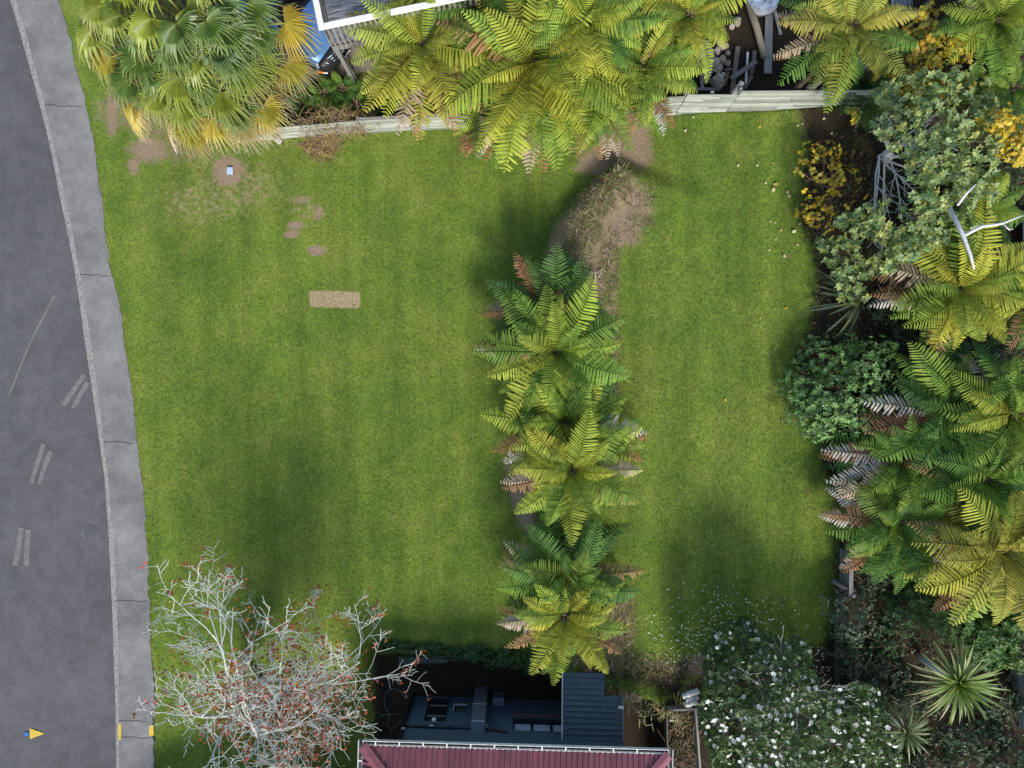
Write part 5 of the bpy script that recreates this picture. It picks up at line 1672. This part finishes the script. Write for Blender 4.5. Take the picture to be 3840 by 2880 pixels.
# ---------------------------------------------------------------- road furniture and paint
yel = mat_plain('yellow_road_paint', (.62, .42, .03), (.40, .28, .05), .8, 14, bmp=.2)
blue = mat_plain('blue_reflector', (.03, .22, .60), (.02, .16, .5), .25, 10, bmp=0)
def flat(name, pts, z, mat, label, cat, t=.004, group=None):
    q = [P(x, y, z) for x, y in pts]
    m = MB(); m.prism([(p.x, p.y) for p in q][::-1], z - .003, z + t)
    return tag(m.obj(name, mat), label, cat, group)


flat('painted_triangle', [(112, 2731), (167, 2751), (112.5, 2772)], -.096, yel, 'yellow painted triangle on the road pointing at the kerb', 'road marking')
flat('painted_mark', [(444, 2714), (454, 2714), (454, 2774), (444, 2774)], .014, yel, 'yellow painted bar on the kerb', 'road marking')
flat('painted_mark', [(559, 2719), (575, 2719), (577, 2759), (559, 2758)], .022, yel, 'yellow painted block at the lawn edge of the footpath', 'road marking')
root = empty('road_stud', tuple(P(100, 2752, -.1)), 'small blue reflective road stud left of the yellow triangle', 'road stud')
m = MB(); m.obox((0, 0, .01), (1, 0, 0), (0, 1, 0), .10, .11, .024, .01); m.obj('stud_body', blue, root, world=False)
for k in (-1, 0, 1):
    m = MB(); m.obox((k * .03, 0, .024), (1, 0, 0), (0, 1, 0), .014, .08, .006); m.obj('lens', blue, root, world=False)
c_ = P(338, 2003, -.1)
iron = mat_plain('cast_iron', (.085, .083, .085), (.055, .053, .055), .6, 14, metal=.3, bmp=.3)
root = empty('manhole_cover', tuple(c_), 'round iron manhole cover in the road near the kerb', 'manhole')
m = MB(); m.tube([(0, 0, -.02), (0, 0, -.003)], .215, 32); m.obj('cover', M_ROAD, root, world=False)
ring, fs = [], []
for k in range(32):
    a = 2 * math.pi * k / 32
    for rr in (.225, .25): ring.append((rr * math.cos(a), rr * math.sin(a), .002))
fs = [(2 * k, 2 * k + 1, (2 * k + 3) % 64, (2 * k + 2) % 64) for k in range(32)]
m = MB(); m.v = ring; m.f = fs; m.c = [(1, 1, 1)] * 64; m.obj('frame_ring', mat_plain('worn_iron', (.28, .28, .28), (.10, .10, .10), .5, 9, metal=.4), root, world=False)


def scuff_mat():
    m, nt, b, out = _nodes('tyre_scuff')
    f = noise(nt, 6, 3, .6, geo_pos(nt))
    a = ramp(nt, f, [(.25, .08), (.75, .55)])
    b.inputs['Base Color'].default_value = (.26, .245, .23, 1); b.inputs['Roughness'].default_value = .95
    t = nt.nodes.new('ShaderNodeBsdfTransparent'); mx = nt.nodes.new('ShaderNodeMixShader')
    nt.links.new(a, mx.inputs[0]); nt.links.new(t.outputs[0], mx.inputs[1]); nt.links.new(b.outputs[0], mx.inputs[2]); nt.links.new(mx.outputs[0], out.inputs[0])
    return m


SC = scuff_mat()
for i, (x0, y0, x1, y1, w, lb) in enumerate([(316, 1404, 238, 1518, 9, 'upper pale tyre scuff beside the kerb'), (328, 1432, 275, 1530, 9, 'second pale tyre scuff beside the kerb'), (163, 1665, 118, 1810, 8, 'left pale scuff in the middle of the road'), (190, 1690, 145, 1815, 8, 'right pale scuff in the middle of the road'), (80, 1980, 58, 2120, 10, 'left faint scuff low on the road'), (106, 1985, 98, 2120, 10, 'right faint scuff low on the road'), (205, 1105, 110, 1290, 3, 'long thin scratch line across the road'), (110, 1290, 35, 1480, 3, 'lower end of the long scratch line on the road')]):
    a, b2 = Vector((x0, y0)), Vector((x1, y1)); n_ = Vector((-(b2 - a).y, (b2 - a).x)).normalized() * w
    flat('road_scuff', [tuple(a - n_), tuple(b2 - n_), tuple(b2 + n_), tuple(a + n_)], -.094, SC, lb, 'scuff mark', .0006, 'pale scuffs on the road')

# ---------------------------------------------------------------- right boundary fence
def right_fence(label, pts, z0, zt, mat, n=4, group='sections of the right boundary fence'):
    a, b = P(*pts[0], z0), P(*pts[1], z0)
    root = empty('paling_fence', tuple(a), label, 'fence', group)
    d = (b - a); L = d.length; d.normalize(); nrm = Vector((-d.y, d.x, 0))
    bh = (zt - z0 + .1) / n
    for k in range(n):
        for s, e in ((0, .495), (.505, 1)):
            p = a + d * L * s; q = a + d * L * e
            p.z = q.z = z0 - .1 + bh * (k + .5)
            board_obj('board', p + nrm * random.uniform(-.005, .005), q, bh - .012, .03, mat, root, up=nrm)
    for t in np.linspace(0.02, .98, max(2, int(L / 1.8) + 1)):
        p = a + d * L * t + nrm * -.0
        m = MB(); m.tube([(p.x + .09, p.y, z0 - .2), (p.x + .09, p.y, zt + .06)], .065, 9); m.obj('post', M_WOOD_GREY, root, smooth=True)
    board_obj('cap_rail', a + Vector((.02, 0, zt - z0 + .02)), b + Vector((.02, 0, zt - z0 + .02)), .12, .03, mat, root)


right_fence('weathered fence section appearing below the lowest lawn edge fern', ((3156, 2060), (3154, 2215)), .75, 1.30, M_WOOD_GREY, 4)
right_fence('shaded fence section beside the white flowering tree', ((3138, 2225), (3135, 2600)), .75, 1.05, M_WOOD_DARK, 3)  # dark timber puts the shade into the board colour
right_fence('weathered fence section at the fallen round post', ((3168, 1790), (3160, 1900)), .75, 1.2, M_WOOD_GREY, 3)
right_fence('sunlit pale fence at the lower right picture edge', ((3790, 2430), (3815, 2720)), .9, 2.1, M_WOOD_PALE, 6)
log(3148, 1776, 1.0, 3200, 1782, 1.25, .12, .12, 'dark round post stub at the lawn edge under the ferns', M_WOOD_DARK, 10, 'post')
log(3120, 2180, 1.0, 3205, 2215, 1.3, .09, .07, 'dark rail end crossing the boundary fence', M_WOOD_DARK, 8, 'post')

# slate coloured deck of the right neighbour
root = empty('slate_deck', tuple(P(3900, 880, 1.0)), 'dark slate coloured deck at the right picture edge', 'deck')
M_SLATE = mat_plain('slate_board', (.05, .055, .07), (.03, .033, .042), .7, 3, stretch=(1, 10, 10), per_obj=.3)
for k in range(12):
    mm = MB().box((-.95, -.07, -.015), (.95, .07, .015))
    add_obj('deck_board', new_mesh('deck_board', mm.v, mm.f, M_SLATE), root, (.28, -1.0 + k * .15, .2), (0, 0, .06))
for x in (-.5, .9):
    mm = MB().box((x - .05, -1.1, 0), (x + .05, .8, .18)); add_obj('bearer', new_mesh('bearer', mm.v, mm.f, M_WOOD_DARK), root)


# ---------------------------------------------------------------- house
HR = R(-1.7)
H0 = Vector((0, -10.5, -1.5))
house = empty('house', tuple(H0), 'dark teal rendered house with maroon ribbed metal roof', 'house', rotz=HR)
M_WALL = mat_plain('teal_render', (.062, .098, .130), (.050, .082, .110), .85, 40, bmp=.25)
M_ROOF = mat_plain('maroon_roof_paint', (.215, .068, .080), (.13, .042, .052), .5, 2.2, bmp=.05, stretch=(2, .6, 1), per_obj=.2)
M_TRIM = mat_plain('dark_trim', (.022, .024, .028), (.015, .016, .018), .5, 9, bmp=.05)
M_GLASS = mat_plain('window_glass', (.02, .025, .03), (.015, .018, .02), .04, 3, bmp=0, spec=.9)
M_BRICK = mat_plain('sill_brick', (.16, .075, .055), (.10, .05, .038), .85, 12, per_obj=.4)
M_CURT = mat_plain('pale_curtain', (.42, .48, .60), (.26, .31, .42), .9, 5, stretch=(6, 1, 1))
M_GALV = mat_plain('galvanised_sheet', (.42, .45, .52), (.33, .36, .42), .35, 6, metal=.7, bmp=.05)
M_PIPE = mat_plain('black_pipe', (.02, .022, .026), (.014, .015, .018), .4, 9, bmp=0)
XL, XR, DEP, WH = -3.34, 3.30, 8.0, 3.95


def hpart(name, m, mat, parent=house, smooth=False):
    return m.obj(name, mat, parent, smooth=smooth, world=False)


# front wall, local y = 0 plane facing +y, with real openings (x0, x1, z0, z1)
OPEN = {'door': (-2.74, -2.06, .02, 1.72), 'vent': (-1.86, -1.50, .60, 1.05), 'window': (.03, 1.80, 1.27, 2.14), 'upper_l': (-2.70, -.70, 3.15, 3.75), 'upper_r': (1.05, 3.05, 3.15, 3.75)}
xs = sorted({XL, XR} | {o[0] for o in OPEN.values()} | {o[1] for o in OPEN.values()})
zs_ = sorted({0.0, WH} | {o[2] for o in OPEN.values()} | {o[3] for o in OPEN.values()})
m = MB()
for i in range(len(xs) - 1):
    for j in range(len(zs_) - 1):
        cx, cz = (xs[i] + xs[i + 1]) / 2, (zs_[j] + zs_[j + 1]) / 2
        if any(o[0] < cx < o[1] and o[2] < cz < o[3] for o in OPEN.values()): continue
        m.quad((xs[i + 1], 0, zs_[j]), (xs[i], 0, zs_[j]), (xs[i], 0, zs_[j + 1]), (xs[i + 1], 0, zs_[j + 1]))
for (a, b, c, d) in OPEN.values():
    for q in (((a, 0, c), (a, -.14, c), (a, -.14, d), (a, 0, d)), ((b, 0, d), (b, -.14, d), (b, -.14, c), (b, 0, c)), ((a, 0, d), (a, -.14, d), (b, -.14, d), (b, 0, d)), ((b, 0, c), (b, -.14, c), (a, -.14, c), (a, 0, c))):
        m.quad(*q)
m.quad((XL, 0, 0), (XL, -DEP, 0), (XL, -DEP, WH), (XL, 0, WH)); m.quad((XR, -DEP, 0), (XR, 0, 0), (XR, 0, WH), (XR, -DEP, WH)); m.quad((XL, -DEP, 0), (XR, -DEP, 0), (XR, -DEP, WH), (XL, -DEP, WH))
hpart('wall', m, M_WALL)


def window(key, panes, curtain=False, name='window', bars=0):
    a, b, c, d = OPEN[key]
    m = MB()
    fw = .045
    for lo, hi in (((a, -.13, c), (a + fw, -.06, d)), ((b - fw, -.13, c), (b, -.06, d)), ((a + fw, -.13, c), (b - fw, -.06, c + fw)), ((a + fw, -.13, d - fw), (b - fw, -.06, d))):
        m.box(lo, hi)
    w = hpart(name, m, M_TRIM)
    for k in range(1, panes):
        x = a + (b - a) * k / panes
        m = MB(); m.box((x - .04, -.125, c + fw), (x + .04, -.065, d - fw)); hpart('mullion', m, M_TRIM, w)
    for k in range(panes):
        x0 = a + (b - a) * k / panes + fw; x1 = a + (b - a) * (k + 1) / panes - fw
        m = MB(); m.box((x0, -.105, c + fw), (x1, -.098, d - fw)); hpart('pane', m, M_GLASS, w)
        if curtain:
            m = MB(); m.box((x0 - .01, -.096, c + .30), (x1 + .01, -.092, d - fw + .01)); hpart('blind', m, M_CURT, w)
    for k in range(bars):
        z = c + (d - c) * (.28 + .42 * k)
        m = MB(); m.box((a + fw, -.095, z - .02), (b - fw, -.06, z + .02)); hpart('bar', m, M_WOOD_GREY, w)
    return w


window('door', 1, name='glazed_door', bars=2)
window('vent', 1, bars=2)
w_ = window('window', 3, True)
window('upper_l', 3); window('upper_r', 4)
for k in range(15):
    x = .03 + 1.77 * (k + .5) / 15
    mm = MB().obox((0, 0, 0), (1, 0, 0), (0, 1, 0), .110, .20, .065, .006)
    add_obj('sill_brick', new_mesh('sill_brick', mm.v, mm.f, M_BRICK), w_, (x, -.03, 1.235), (.12, 0, 0))
m = MB(); m.box((-1.90, .003, .555), (-1.46, .03, .595)); hpart('vent_sill', m, M_WHITE)
m = MB(); m.box((-1.90, .003, .60), (-1.865, .02, 1.0)); hpart('vent_trim', m, M_WHITE)
# flue casing, two sheets with a proud seam
m = MB(); m.box((-1.24, .005, 0), (-.82, .38, 1.28), .01); fl = hpart('flue_casing', m, M_GALV)
m = MB(); m.box((-1.24, .005, 1.29), (-.82, .38, 2.42), .01); hpart('upper_sheet', m, M_GALV, fl)
m = MB(); m.box((-1.25, .004, 1.26), (-.81, .392, 1.31), .005); hpart('seam', m, M_GALV, fl)
m = MB(); m.box((-.62, .005, 0), (-.28, .22, .52), .01); mb_ = hpart('meter_box', m, mat_plain('meter_grey', (.12, .14, .15), (.09, .10, .11), .5, 8))
m = MB(); m.box((-.64, .004, .525), (-.26, .25, .56)); hpart('lid', m, M_GALV, mb_)
# globe lamp
m = MB()
for j in range(1, 8):
    pass
gl = []
m.tube([(-2.39, .16, 1.98 - .075 * math.cos(math.pi * t / 8)) for t in range(9)], [max(.004, .075 * math.sin(math.pi * t / 8)) for t in range(9)], 14)
lampo = hpart('globe_lamp', m, M_WHITE, smooth=True)
m = MB(); m.tube([(-2.39, .0, 1.98), (-2.39, .1, 1.98)], .03, 8); hpart('lamp_bracket', m, M_TRIM, lampo)
# pipes
m = MB(); m.tube([(XL + .05, .05, 2.16), (-2.4, .05, 2.20), (-1.5, .05, 2.18), (-.8, .05, 2.22), (-.5, .05, 2.26), (-.16, .05, 2.38)], .035, 7); pp = hpart('waste_pipe', m, M_PIPE, smooth=True)
for x in (-2.6, -1.9, -1.2):
    m = MB(); m.box((x - .03, .0, 2.13), (x + .03, .09, 2.25)); hpart('pipe_clip', m, M_TRIM, pp)
m = MB(); m.tube([(-.80, .05, 1.90), (-.76, .05, 2.1), (-.75, .05, 2.22)], .018, 6); hpart('white_pipe', m, M_WHITE, pp, True)
m = MB(); m.tube([(-2.50, .09, 2.19), (-2.36, .09, 2.19)], .022, 6); hpart('pipe_joint', m, M_WHITE, pp, True)
m = MB(); m.tube([(-.78, .02, 1.75), (-.5, .02, 1.76), (-.5, .02, 2.2)], .008, 5); hpart('cable', m, M_PIPE, pp)
m = MB(); m.tube([(XL + .08, .07, 0), (XL + .08, .07, 3.75), (XL + .06, .3, 3.9)], .045, 9); dp = hpart('downpipe', m, M_PIPE, smooth=True)
m = MB(); m.tube([(XL + .08, .07, 2.42), (XL + .08, .07, 2.47)], .056, 10); hpart('pipe_bracket', m, M_WHITE, dp)
m = MB(); m.box((XL - .01, -.06, 0), (XL + .04, .012, WH)); hpart('corner_flashing', m, M_TRIM)

# hip roof from separate ribbed sheets
EX0, EX1, EY0, EY1, EZ = -4.15, 4.33, .35, -DEP - .35, WH + .02
PITCH = math.tan(R(20))
def slope_sheets(u0, u1, org, ud, vd, tag_name):
    """one roof face: u along the eave, v up the slope; sheets of five ribs, cut along the hips"""
    half = abs(EY0 - EY1) / 2
    wdt = u1 - u0
    lim = lambda u: max(.02, min(half, u - u0, u1 - u))
    n = round(wdt / .78); sw = wdt / n
    prof = [(0, 0), (.60, 0), (.66, .042), (.86, .042), (.92, 0)]
    for k in range(n):
        us = []
        for rib in range(5):
            for f, hgt in prof: us.append((u0 + sw * k + sw / 5 * (rib + f) + .003, hgt))
        us.append((u0 + sw * (k + 1) - .003, 0))
        vs, fs = [], []
        for u, hgt in us:
            for t in (0, .25, .5, .75, 1):
                v = lim(u) * t
                p = org + ud * u + vd * v
                vs.append((p.x, p.y, EZ + v * PITCH + hgt + .0015 * (k % 2)))
        for i in range(len(us) - 1):
            for j in range(4): fs.append((i * 5 + j, i * 5 + j + 1, (i + 1) * 5 + j + 1, (i + 1) * 5 + j))
        m = MB(); m.v = vs; m.f = fs; m.c = [(1, 1, 1)] * len(vs)
        hpart('roof_sheet', m, M_ROOF, roof_p)


m = MB()
for q in (((EX0, EY0), (EX1, EY0)), ((EX1, EY0), (EX1, EY1)), ((EX1, EY1), (EX0, EY1)), ((EX0, EY1), (EX0, EY0))):
    pass
m.quad((EX0 + .02, EY0 - .02, EZ - .03), (EX1 - .02, EY0 - .02, EZ - .03), (EX1 - .02, EY1 + .02, EZ - .03), (EX0 + .02, EY1 + .02, EZ - .03))
roof_p = hpart('soffit', m, M_TRIM)
roof_p.name = 'roof'
slope_sheets(EX0, EX1, Vector((0, EY0, 0)), Vector((1, 0, 0)), Vector((0, -1, 0)), 'f')
slope_sheets(-EY0, -EY1, Vector((EX0, 0, 0)), Vector((0, -1, 0)), Vector((1, 0, 0)), 'l')
slope_sheets(EY1, EY0, Vector((EX1, 0, 0)), Vector((0, 1, 0)), Vector((-1, 0, 0)), 'r')
slope_sheets(-EX1, -EX0, Vector((0, EY1, 0)), Vector((-1, 0, 0)), Vector((0, 1, 0)), 'b')
half = abs(EY0 - EY1) / 2
M_HIP = mat_plain('hip_cap_paint', (.25, .08, .092), (.15, .05, .06), .45, 4, bmp=.05)
for (x, y, sx, sy) in ((EX0, EY0, 1, -1), (EX1, EY0, -1, -1), (EX0, EY1, 1, 1), (EX1, EY1, -1, 1)):
    a = Vector((x, y, EZ)); b = Vector((x + sx * half, y + sy * half, EZ + half * PITCH))
    d = (b - a).normalized(); s = d.cross(Vector((0, 0, 1))).normalized(); m = MB()
    for sg in (-1, 1):
        c1, c2 = a + Vector((0, 0, .055)), b + Vector((0, 0, .055))
        e = s * sg * .15 - Vector((0, 0, .03))
        if sg > 0: m.quad(c1, c1 + e, c2 + e, c2)
        else: m.quad(c1 + e, c1, c2, c2 + e)
    hpart('hip_cap', m, M_HIP, roof_p)
# gutter: white channel, open at the top, with straps
def gutter(a, b, nrm):
    m = MB(); d = (b - a).normalized()
    for off, z0, z1 in ((.005, -.10, -.0), (.125, -.10, .015)):
        p, q = a + nrm * off, b + nrm * off
        c = (p + q) / 2; m.obox((c.x, c.y, EZ + (z0 + z1) / 2), d, nrm, (b - a).length, .014, z1 - z0)
    g = hpart('gutter', m, M_WHITE, roof_p)
    m = MB(); c = (a + b) / 2 + nrm * .065; m.obox((c.x, c.y, EZ - .09), d, nrm, (b - a).length, .104, .01); hpart('gutter_floor', m, M_TRIM, roof_p)
    n = int((b - a).length / .66)
    for k in range(n):
        p = a + d * (.35 + k * .66) + nrm * .065
        m = MB(); m.obox((p.x, p.y, EZ + .005), d, nrm, .035, .125, .008); hpart('strap', m, M_WHITE, roof_p)


gutter(Vector((EX0 - .0, EY0, 0)), Vector((EX1, EY0, 0)), Vector((0, 1, 0)))
gutter(Vector((EX0, EY1, 0)), Vector((EX0, EY0 + .13, 0)), Vector((-1, 0, 0)))
gutter(Vector((EX1, EY1, 0)), Vector((EX1, EY0 + .13, 0)), Vector((1, 0, 0)))

# lean-to with ribbed roof in front of the wall
LT = empty('lean_to', tuple(Matrix.Translation(H0) @ Matrix.Rotation(HR, 4, 'Z') @ Vector((2.4, .8, 0))), 'dark ribbed lean-to roof with white edge against the house wall', 'lean-to', rotz=HR)
M_LT = mat_plain('lean_to_sheet', (.075, .115, .125), (.05, .08, .09), .5, 3, bmp=.05)
def lt(name, m, mat): return m.obj(name, mat, LT, world=False)
x0, x1 = -.90, .86
y0, y1 = -.78, 1.0
za, zb = 2.66, 2.10
nrib = 12
for k in range(nrib):
    ya, yb = y0 + (y1 - y0) * k / nrib, y0 + (y1 - y0) * (k + 1) / nrib
    f = lambda y: za + (zb - za) * (y - y0) / (y1 - y0)
    m = MB(); e = .0
    xr = x1 if k < 8 else x1 - .5
    m.v = [(x0, ya, f(ya)), (xr, ya, f(ya)), (xr, yb - .035, f(yb)), (x0, yb - .035, f(yb)), (x0, yb - .028, f(yb) + .03), (xr, yb - .028, f(yb) + .03), (xr, yb - .002, f(yb) + .03), (x0, yb - .002, f(yb) + .03)]
    m.f = [(0, 1, 2, 3), (3, 2, 5, 4), (4, 5, 6, 7)]; m.c = [(1, 1, 1)] * 8
    lt('roof_sheet', m, M_LT)
m = MB(); plank(m, (x0 - .02, y0, za + .02), (x0 - .02, y1, zb + .02), .03, .06); lt('white_edge', m, M_WHITE)
m = MB(); plank(m, (x1 + .03, y0, za), (x1 + .03, y1 - .6, zb + .2), .05, .10); lt('side_rail', m, M_WOOD_GREY)
for (x, y, z) in ((x0 + .05, y1 - .1, zb), (x1 - .05, y1 - .7, zb + .15)):
    m = MB(); m.box((x - .04, y - .04, 0), (x + .04, y + .04, z - .03)); lt('post', m, M_WOOD_GREY)
m = MB(); m.tube([(x1 - .1, .12, 2.43), (x1 + .05, .12, 2.43)], .05, 8); lt('white_fitting', m, M_WHITE)

# unseen garage, added below the picture to cast shade on the lower lawn
gar = empty('garage', (-7.6, -16.4, -.9), 'unseen garage added below the picture to shade the lower lawn', 'garage')
m = MB(); m.box((-2.6, -3.0, 0), (2.6, 2.6, 2.7)); m.obj('wall', M_WALL, gar, world=False)
m = MB()
m.v = [(-3.0, 3.0, 2.65), (3.0, 3.0, 2.65), (3.0, -.2, 4.6), (-3.0, -.2, 4.6), (-3.0, -3.4, 2.65), (3.0, -3.4, 2.65)]
m.f = [(0, 1, 2, 3)[::-1], (3, 2, 5, 4)[::-1], (0, 3, 4), (1, 5, 2)]; m.c = [(1, 1, 1)] * 6
m.obj('roof', M_ROOF, gar, world=False)
m = MB(); m.box((-2.4, 2.62, 0), (.2, 2.66, 2.1)); m.obj('roller_door', M_GALV, gar, world=False)

# yard: wire rack, hose, retaining boards, compost bed, log pile
GREEN_W = mat_plain('green_wire', (.12, .19, .16), (.07, .11, .10), .5, 9)
a = P(1500, 2478, -1.0)
root = empty('wire_rack', tuple(P(1590, 2480, -1.45)), 'green wire rack leaning along the yard edge in the shade', 'rack')
for k in range(7):
    m = MB(); m.tube([P(1497, 2464 + k * 4, -.95 - .05 * k), P(1685 - k * 2, 2472 + k * 2.2, -.95 - .05 * k)], .010, 5); m.obj('wire', GREEN_W, root)
for x in (1498, 1546, 1600, 1650):
    m = MB(); m.tube([P(x, 2463, -.94), P(x, 2491, -1.3)], .016, 5); m.obj('cross_wire', GREEN_W, root)
hz = -1.46
hp = [(1342, 2702), (1400, 2690), (1455, 2678), (1490, 2676), (1512, 2690), (1500, 2710), (1470, 2735), (1448, 2720), (1462, 2690), (1441, 2640), (1445, 2600), (1470, 2582), (1500, 2588), (1520, 2620)]
m = MB(); m.tube([P(x, y, hz + .03 + .06 * math.sin(i)) for i, (x, y) in enumerate(hp)], .012, 5)
tag(m.obj('garden_hose', mat_plain('hose_green', (.10, .17, .14), (.07, .12, .1), .5, 8), smooth=True), 'thin green garden hose looped on the yard beside the house', 'hose')
for k, (x0_, x1_, y0_, y1_) in enumerate([(2190, 2228, 2555, 2590), (2230, 2266, 2560, 2596), (2338, 2362, 2570, 2622), (2364, 2388, 2572, 2625), (2390, 2412, 2575, 2625)]):
    o = board_obj('retaining_board', P((x0_ + x1_) / 2, y0_, .35), P((x0_ + x1_) / 2, y1_, -.1), .26, .04, M_WOOD_DARK, up=(0, 1, 1))
    tag(o, ['dark retaining board nearest the lean-to edge', 'second dark retaining board beside the lean-to', 'dark retaining board left in the creeper group', 'dark retaining board in the middle of the creeper group', 'dark retaining board right in the creeper group'][k], 'board', 'boards holding the terrace')
bed = empty('compost_bed', tuple(P(2545, 2770, .55)), 'timber edged compost bed full of twigs beside the house', 'compost bed')
board_obj('side_board', P(2605, 2650, .95), P(2622, 2885, .95), .06, .30, M_PL, bed)
board_obj('side_board', P(2497, 2655, .95), P(2502, 2885, .95), .05, .30, M_WOOD_DARK, bed)
board_obj('end_board', P(2500, 2658, .93), P(2602, 2652, .93), .05, .26, M_WOOD_GREY, bed)
cl = P(2550, 2765, .85)
n = 1500
pp_ = np.stack([rng.uniform(-.38, .40, n) + cl.x, rng.uniform(-.95, .85, n) + cl.y, rng.uniform(.72, .92, n)], -1)
leaf_obj('leaf_mulch', [leaf_cloud(pp_, rdir(n, -.3, .3), rdir(n, .3, 1), rng.uniform(.05, .12, n), rng.uniform(.03, .06, n), col_rand([(.10, .065, .04), (.16, .10, .06), (.06, .045, .03), (.28, .22, .16), (.12, .12, .04)], n, .2), T_LEAF)], M_LITTER, bed)
m = MB()
for k in range(26):
    p = Vector((cl.x + random.uniform(-.35, .35), cl.y + random.uniform(-.9, .8), .93)); d = Vector((random.gauss(0, .25), random.gauss(0, .5), random.gauss(0, .05)))
    m.tube([p, p + d * .5 + Vector((0, 0, .05)), p + d], [.014, .011, .006], 5)
m.obj('twigs', M_TWIG, bed, kind='stuff')
for k, (px, py) in enumerate([(2561, 2612), (2572, 2626), (2567, 2645), (2575, 2605)]):
    log(px, py, 1.0 + .05 * k, px + 45, py - 14, 1.0 + .05 * k, .085, .08, ['lower left log of the small stack by the flowering tree', 'middle log of the small stack by the flowering tree', 'log nearest the compost bed in the small stack', 'top log of the small stack by the flowering tree'][k], M_GREYBARK2, 9, 'log', 'logs stacked beside the compost bed')
root = empty('concrete_block', tuple(P(2516, 2668, .5)), 'pale concrete block at the corner of the compost bed', 'block')
m = MB(); m.obox((0, 0, .25), (1, 0, 0), (0, 1, 0), .24, .18, .3, .012); m.obj('block', M_KERB, root, world=False)
m = MB(); m.obox((0, -.075, .41), (1, 0, 0), (0, 1, 0), .24, .06, .03, .005); m.obj('cap', M_WHITE, root, world=False)
o = board_obj('loose_brick', P(2196, 2506, .75), P(2220, 2514, .75), .09, .06, M_BRICK)
tag(o, 'brown brick lying on the terrace edge below the golden fern', 'brick')

# ---------------------------------------------------------------- fallen leaves
LT_ = leaf_cloud(np.zeros((1, 3)), np.array([[1., 0, 0]]), np.array([[0, 0, 1.]]), 1.0, 1.0, np.array([[1., 1, 1]]), T_MAPLE)
LM = []
for nme, cc in (('pale', (.50, .41, .26)), ('gold', (.52, .32, .03))):
    v, f, c = LT_
    LM.append(new_mesh('fallen_leaf', v - np.array([.4, 0, 0]), f, M_LITTER, col=c * np.array(cc)))
fl_pts = [(2901, 712), (2955, 722), (2872, 686), (2906, 690), (2960, 735), (3025, 678), (2908, 835), (2930, 862), (2978, 868), (2910, 898), (2943, 960), (2992, 918), (2885, 938), (2900, 612), (2840, 620), (2768, 620), (2950, 420), (2992, 470), (3010, 465), (3090, 445), (3065, 400), (3120, 500), (2600, 440), (2570, 490), (2870, 975), (3000, 840), (2952, 785), (2888, 830)]
gold = [(2928, 865), (2911, 690), (2948, 1155), (2904, 1308), (2915, 688), (2850, 475), (2852, 1195), (2720, 1500), (3010, 880), (2905, 1160)]
for k, (px, py) in enumerate(fl_pts + gold):
    g = P(px, py, .6); z = float(height(np.array([g.x]), np.array([g.y]))[0]); g = P(px, py, z + .06)
    isg = k >= len(fl_pts)
    s = random.uniform(.05, .11)
    if k in (0, 1, 8, 10): s = .14
    o = add_obj('fallen_leaf', LM[isg], None, g, (random.gauss(0, .2), random.gauss(0, .2), random.uniform(0, 6.28)), (s, s, s))
    tag(o, 'golden fallen leaf lying on the right lawn' if isg else 'pale tan fallen leaf on the grass near the maple shrub', 'leaf', 'golden leaves on the lawn' if isg else 'pale leaves on the lawn')
n = 420
q = np.stack([rng.normal(1000, 230, n), rng.normal(2560, 170, n)], -1)
q = q[(q[:, 0] > 600) & (q[:, 0] < 1500) & (q[:, 1] > 2200)]
n = len(q); zz = np.full(n, -.3); k = (CAM_H - zz) / FPX
p = np.stack([(q[:, 0] - 1920) * k, (1440 - q[:, 1]) * k], -1); z = height(p[:, 0], p[:, 1]) + .05
o = leaf_obj('fallen_leaf_litter', [leaf_cloud(np.concatenate([p, z[:, None]], 1), rdir(n, -.15, .15), rdir(n, .85, 1), rng.uniform(.05, .10, n), rng.uniform(.035, .05, n), col_rand([(.30, .13, .04), (.22, .09, .04), (.45, .28, .10), (.36, .10, .03)], n, .2), T_LEAF)], M_LITTER)
tag(o, 'brown and red leaf litter on the grass under the bare tree', 'leaf litter', kind='stuff')
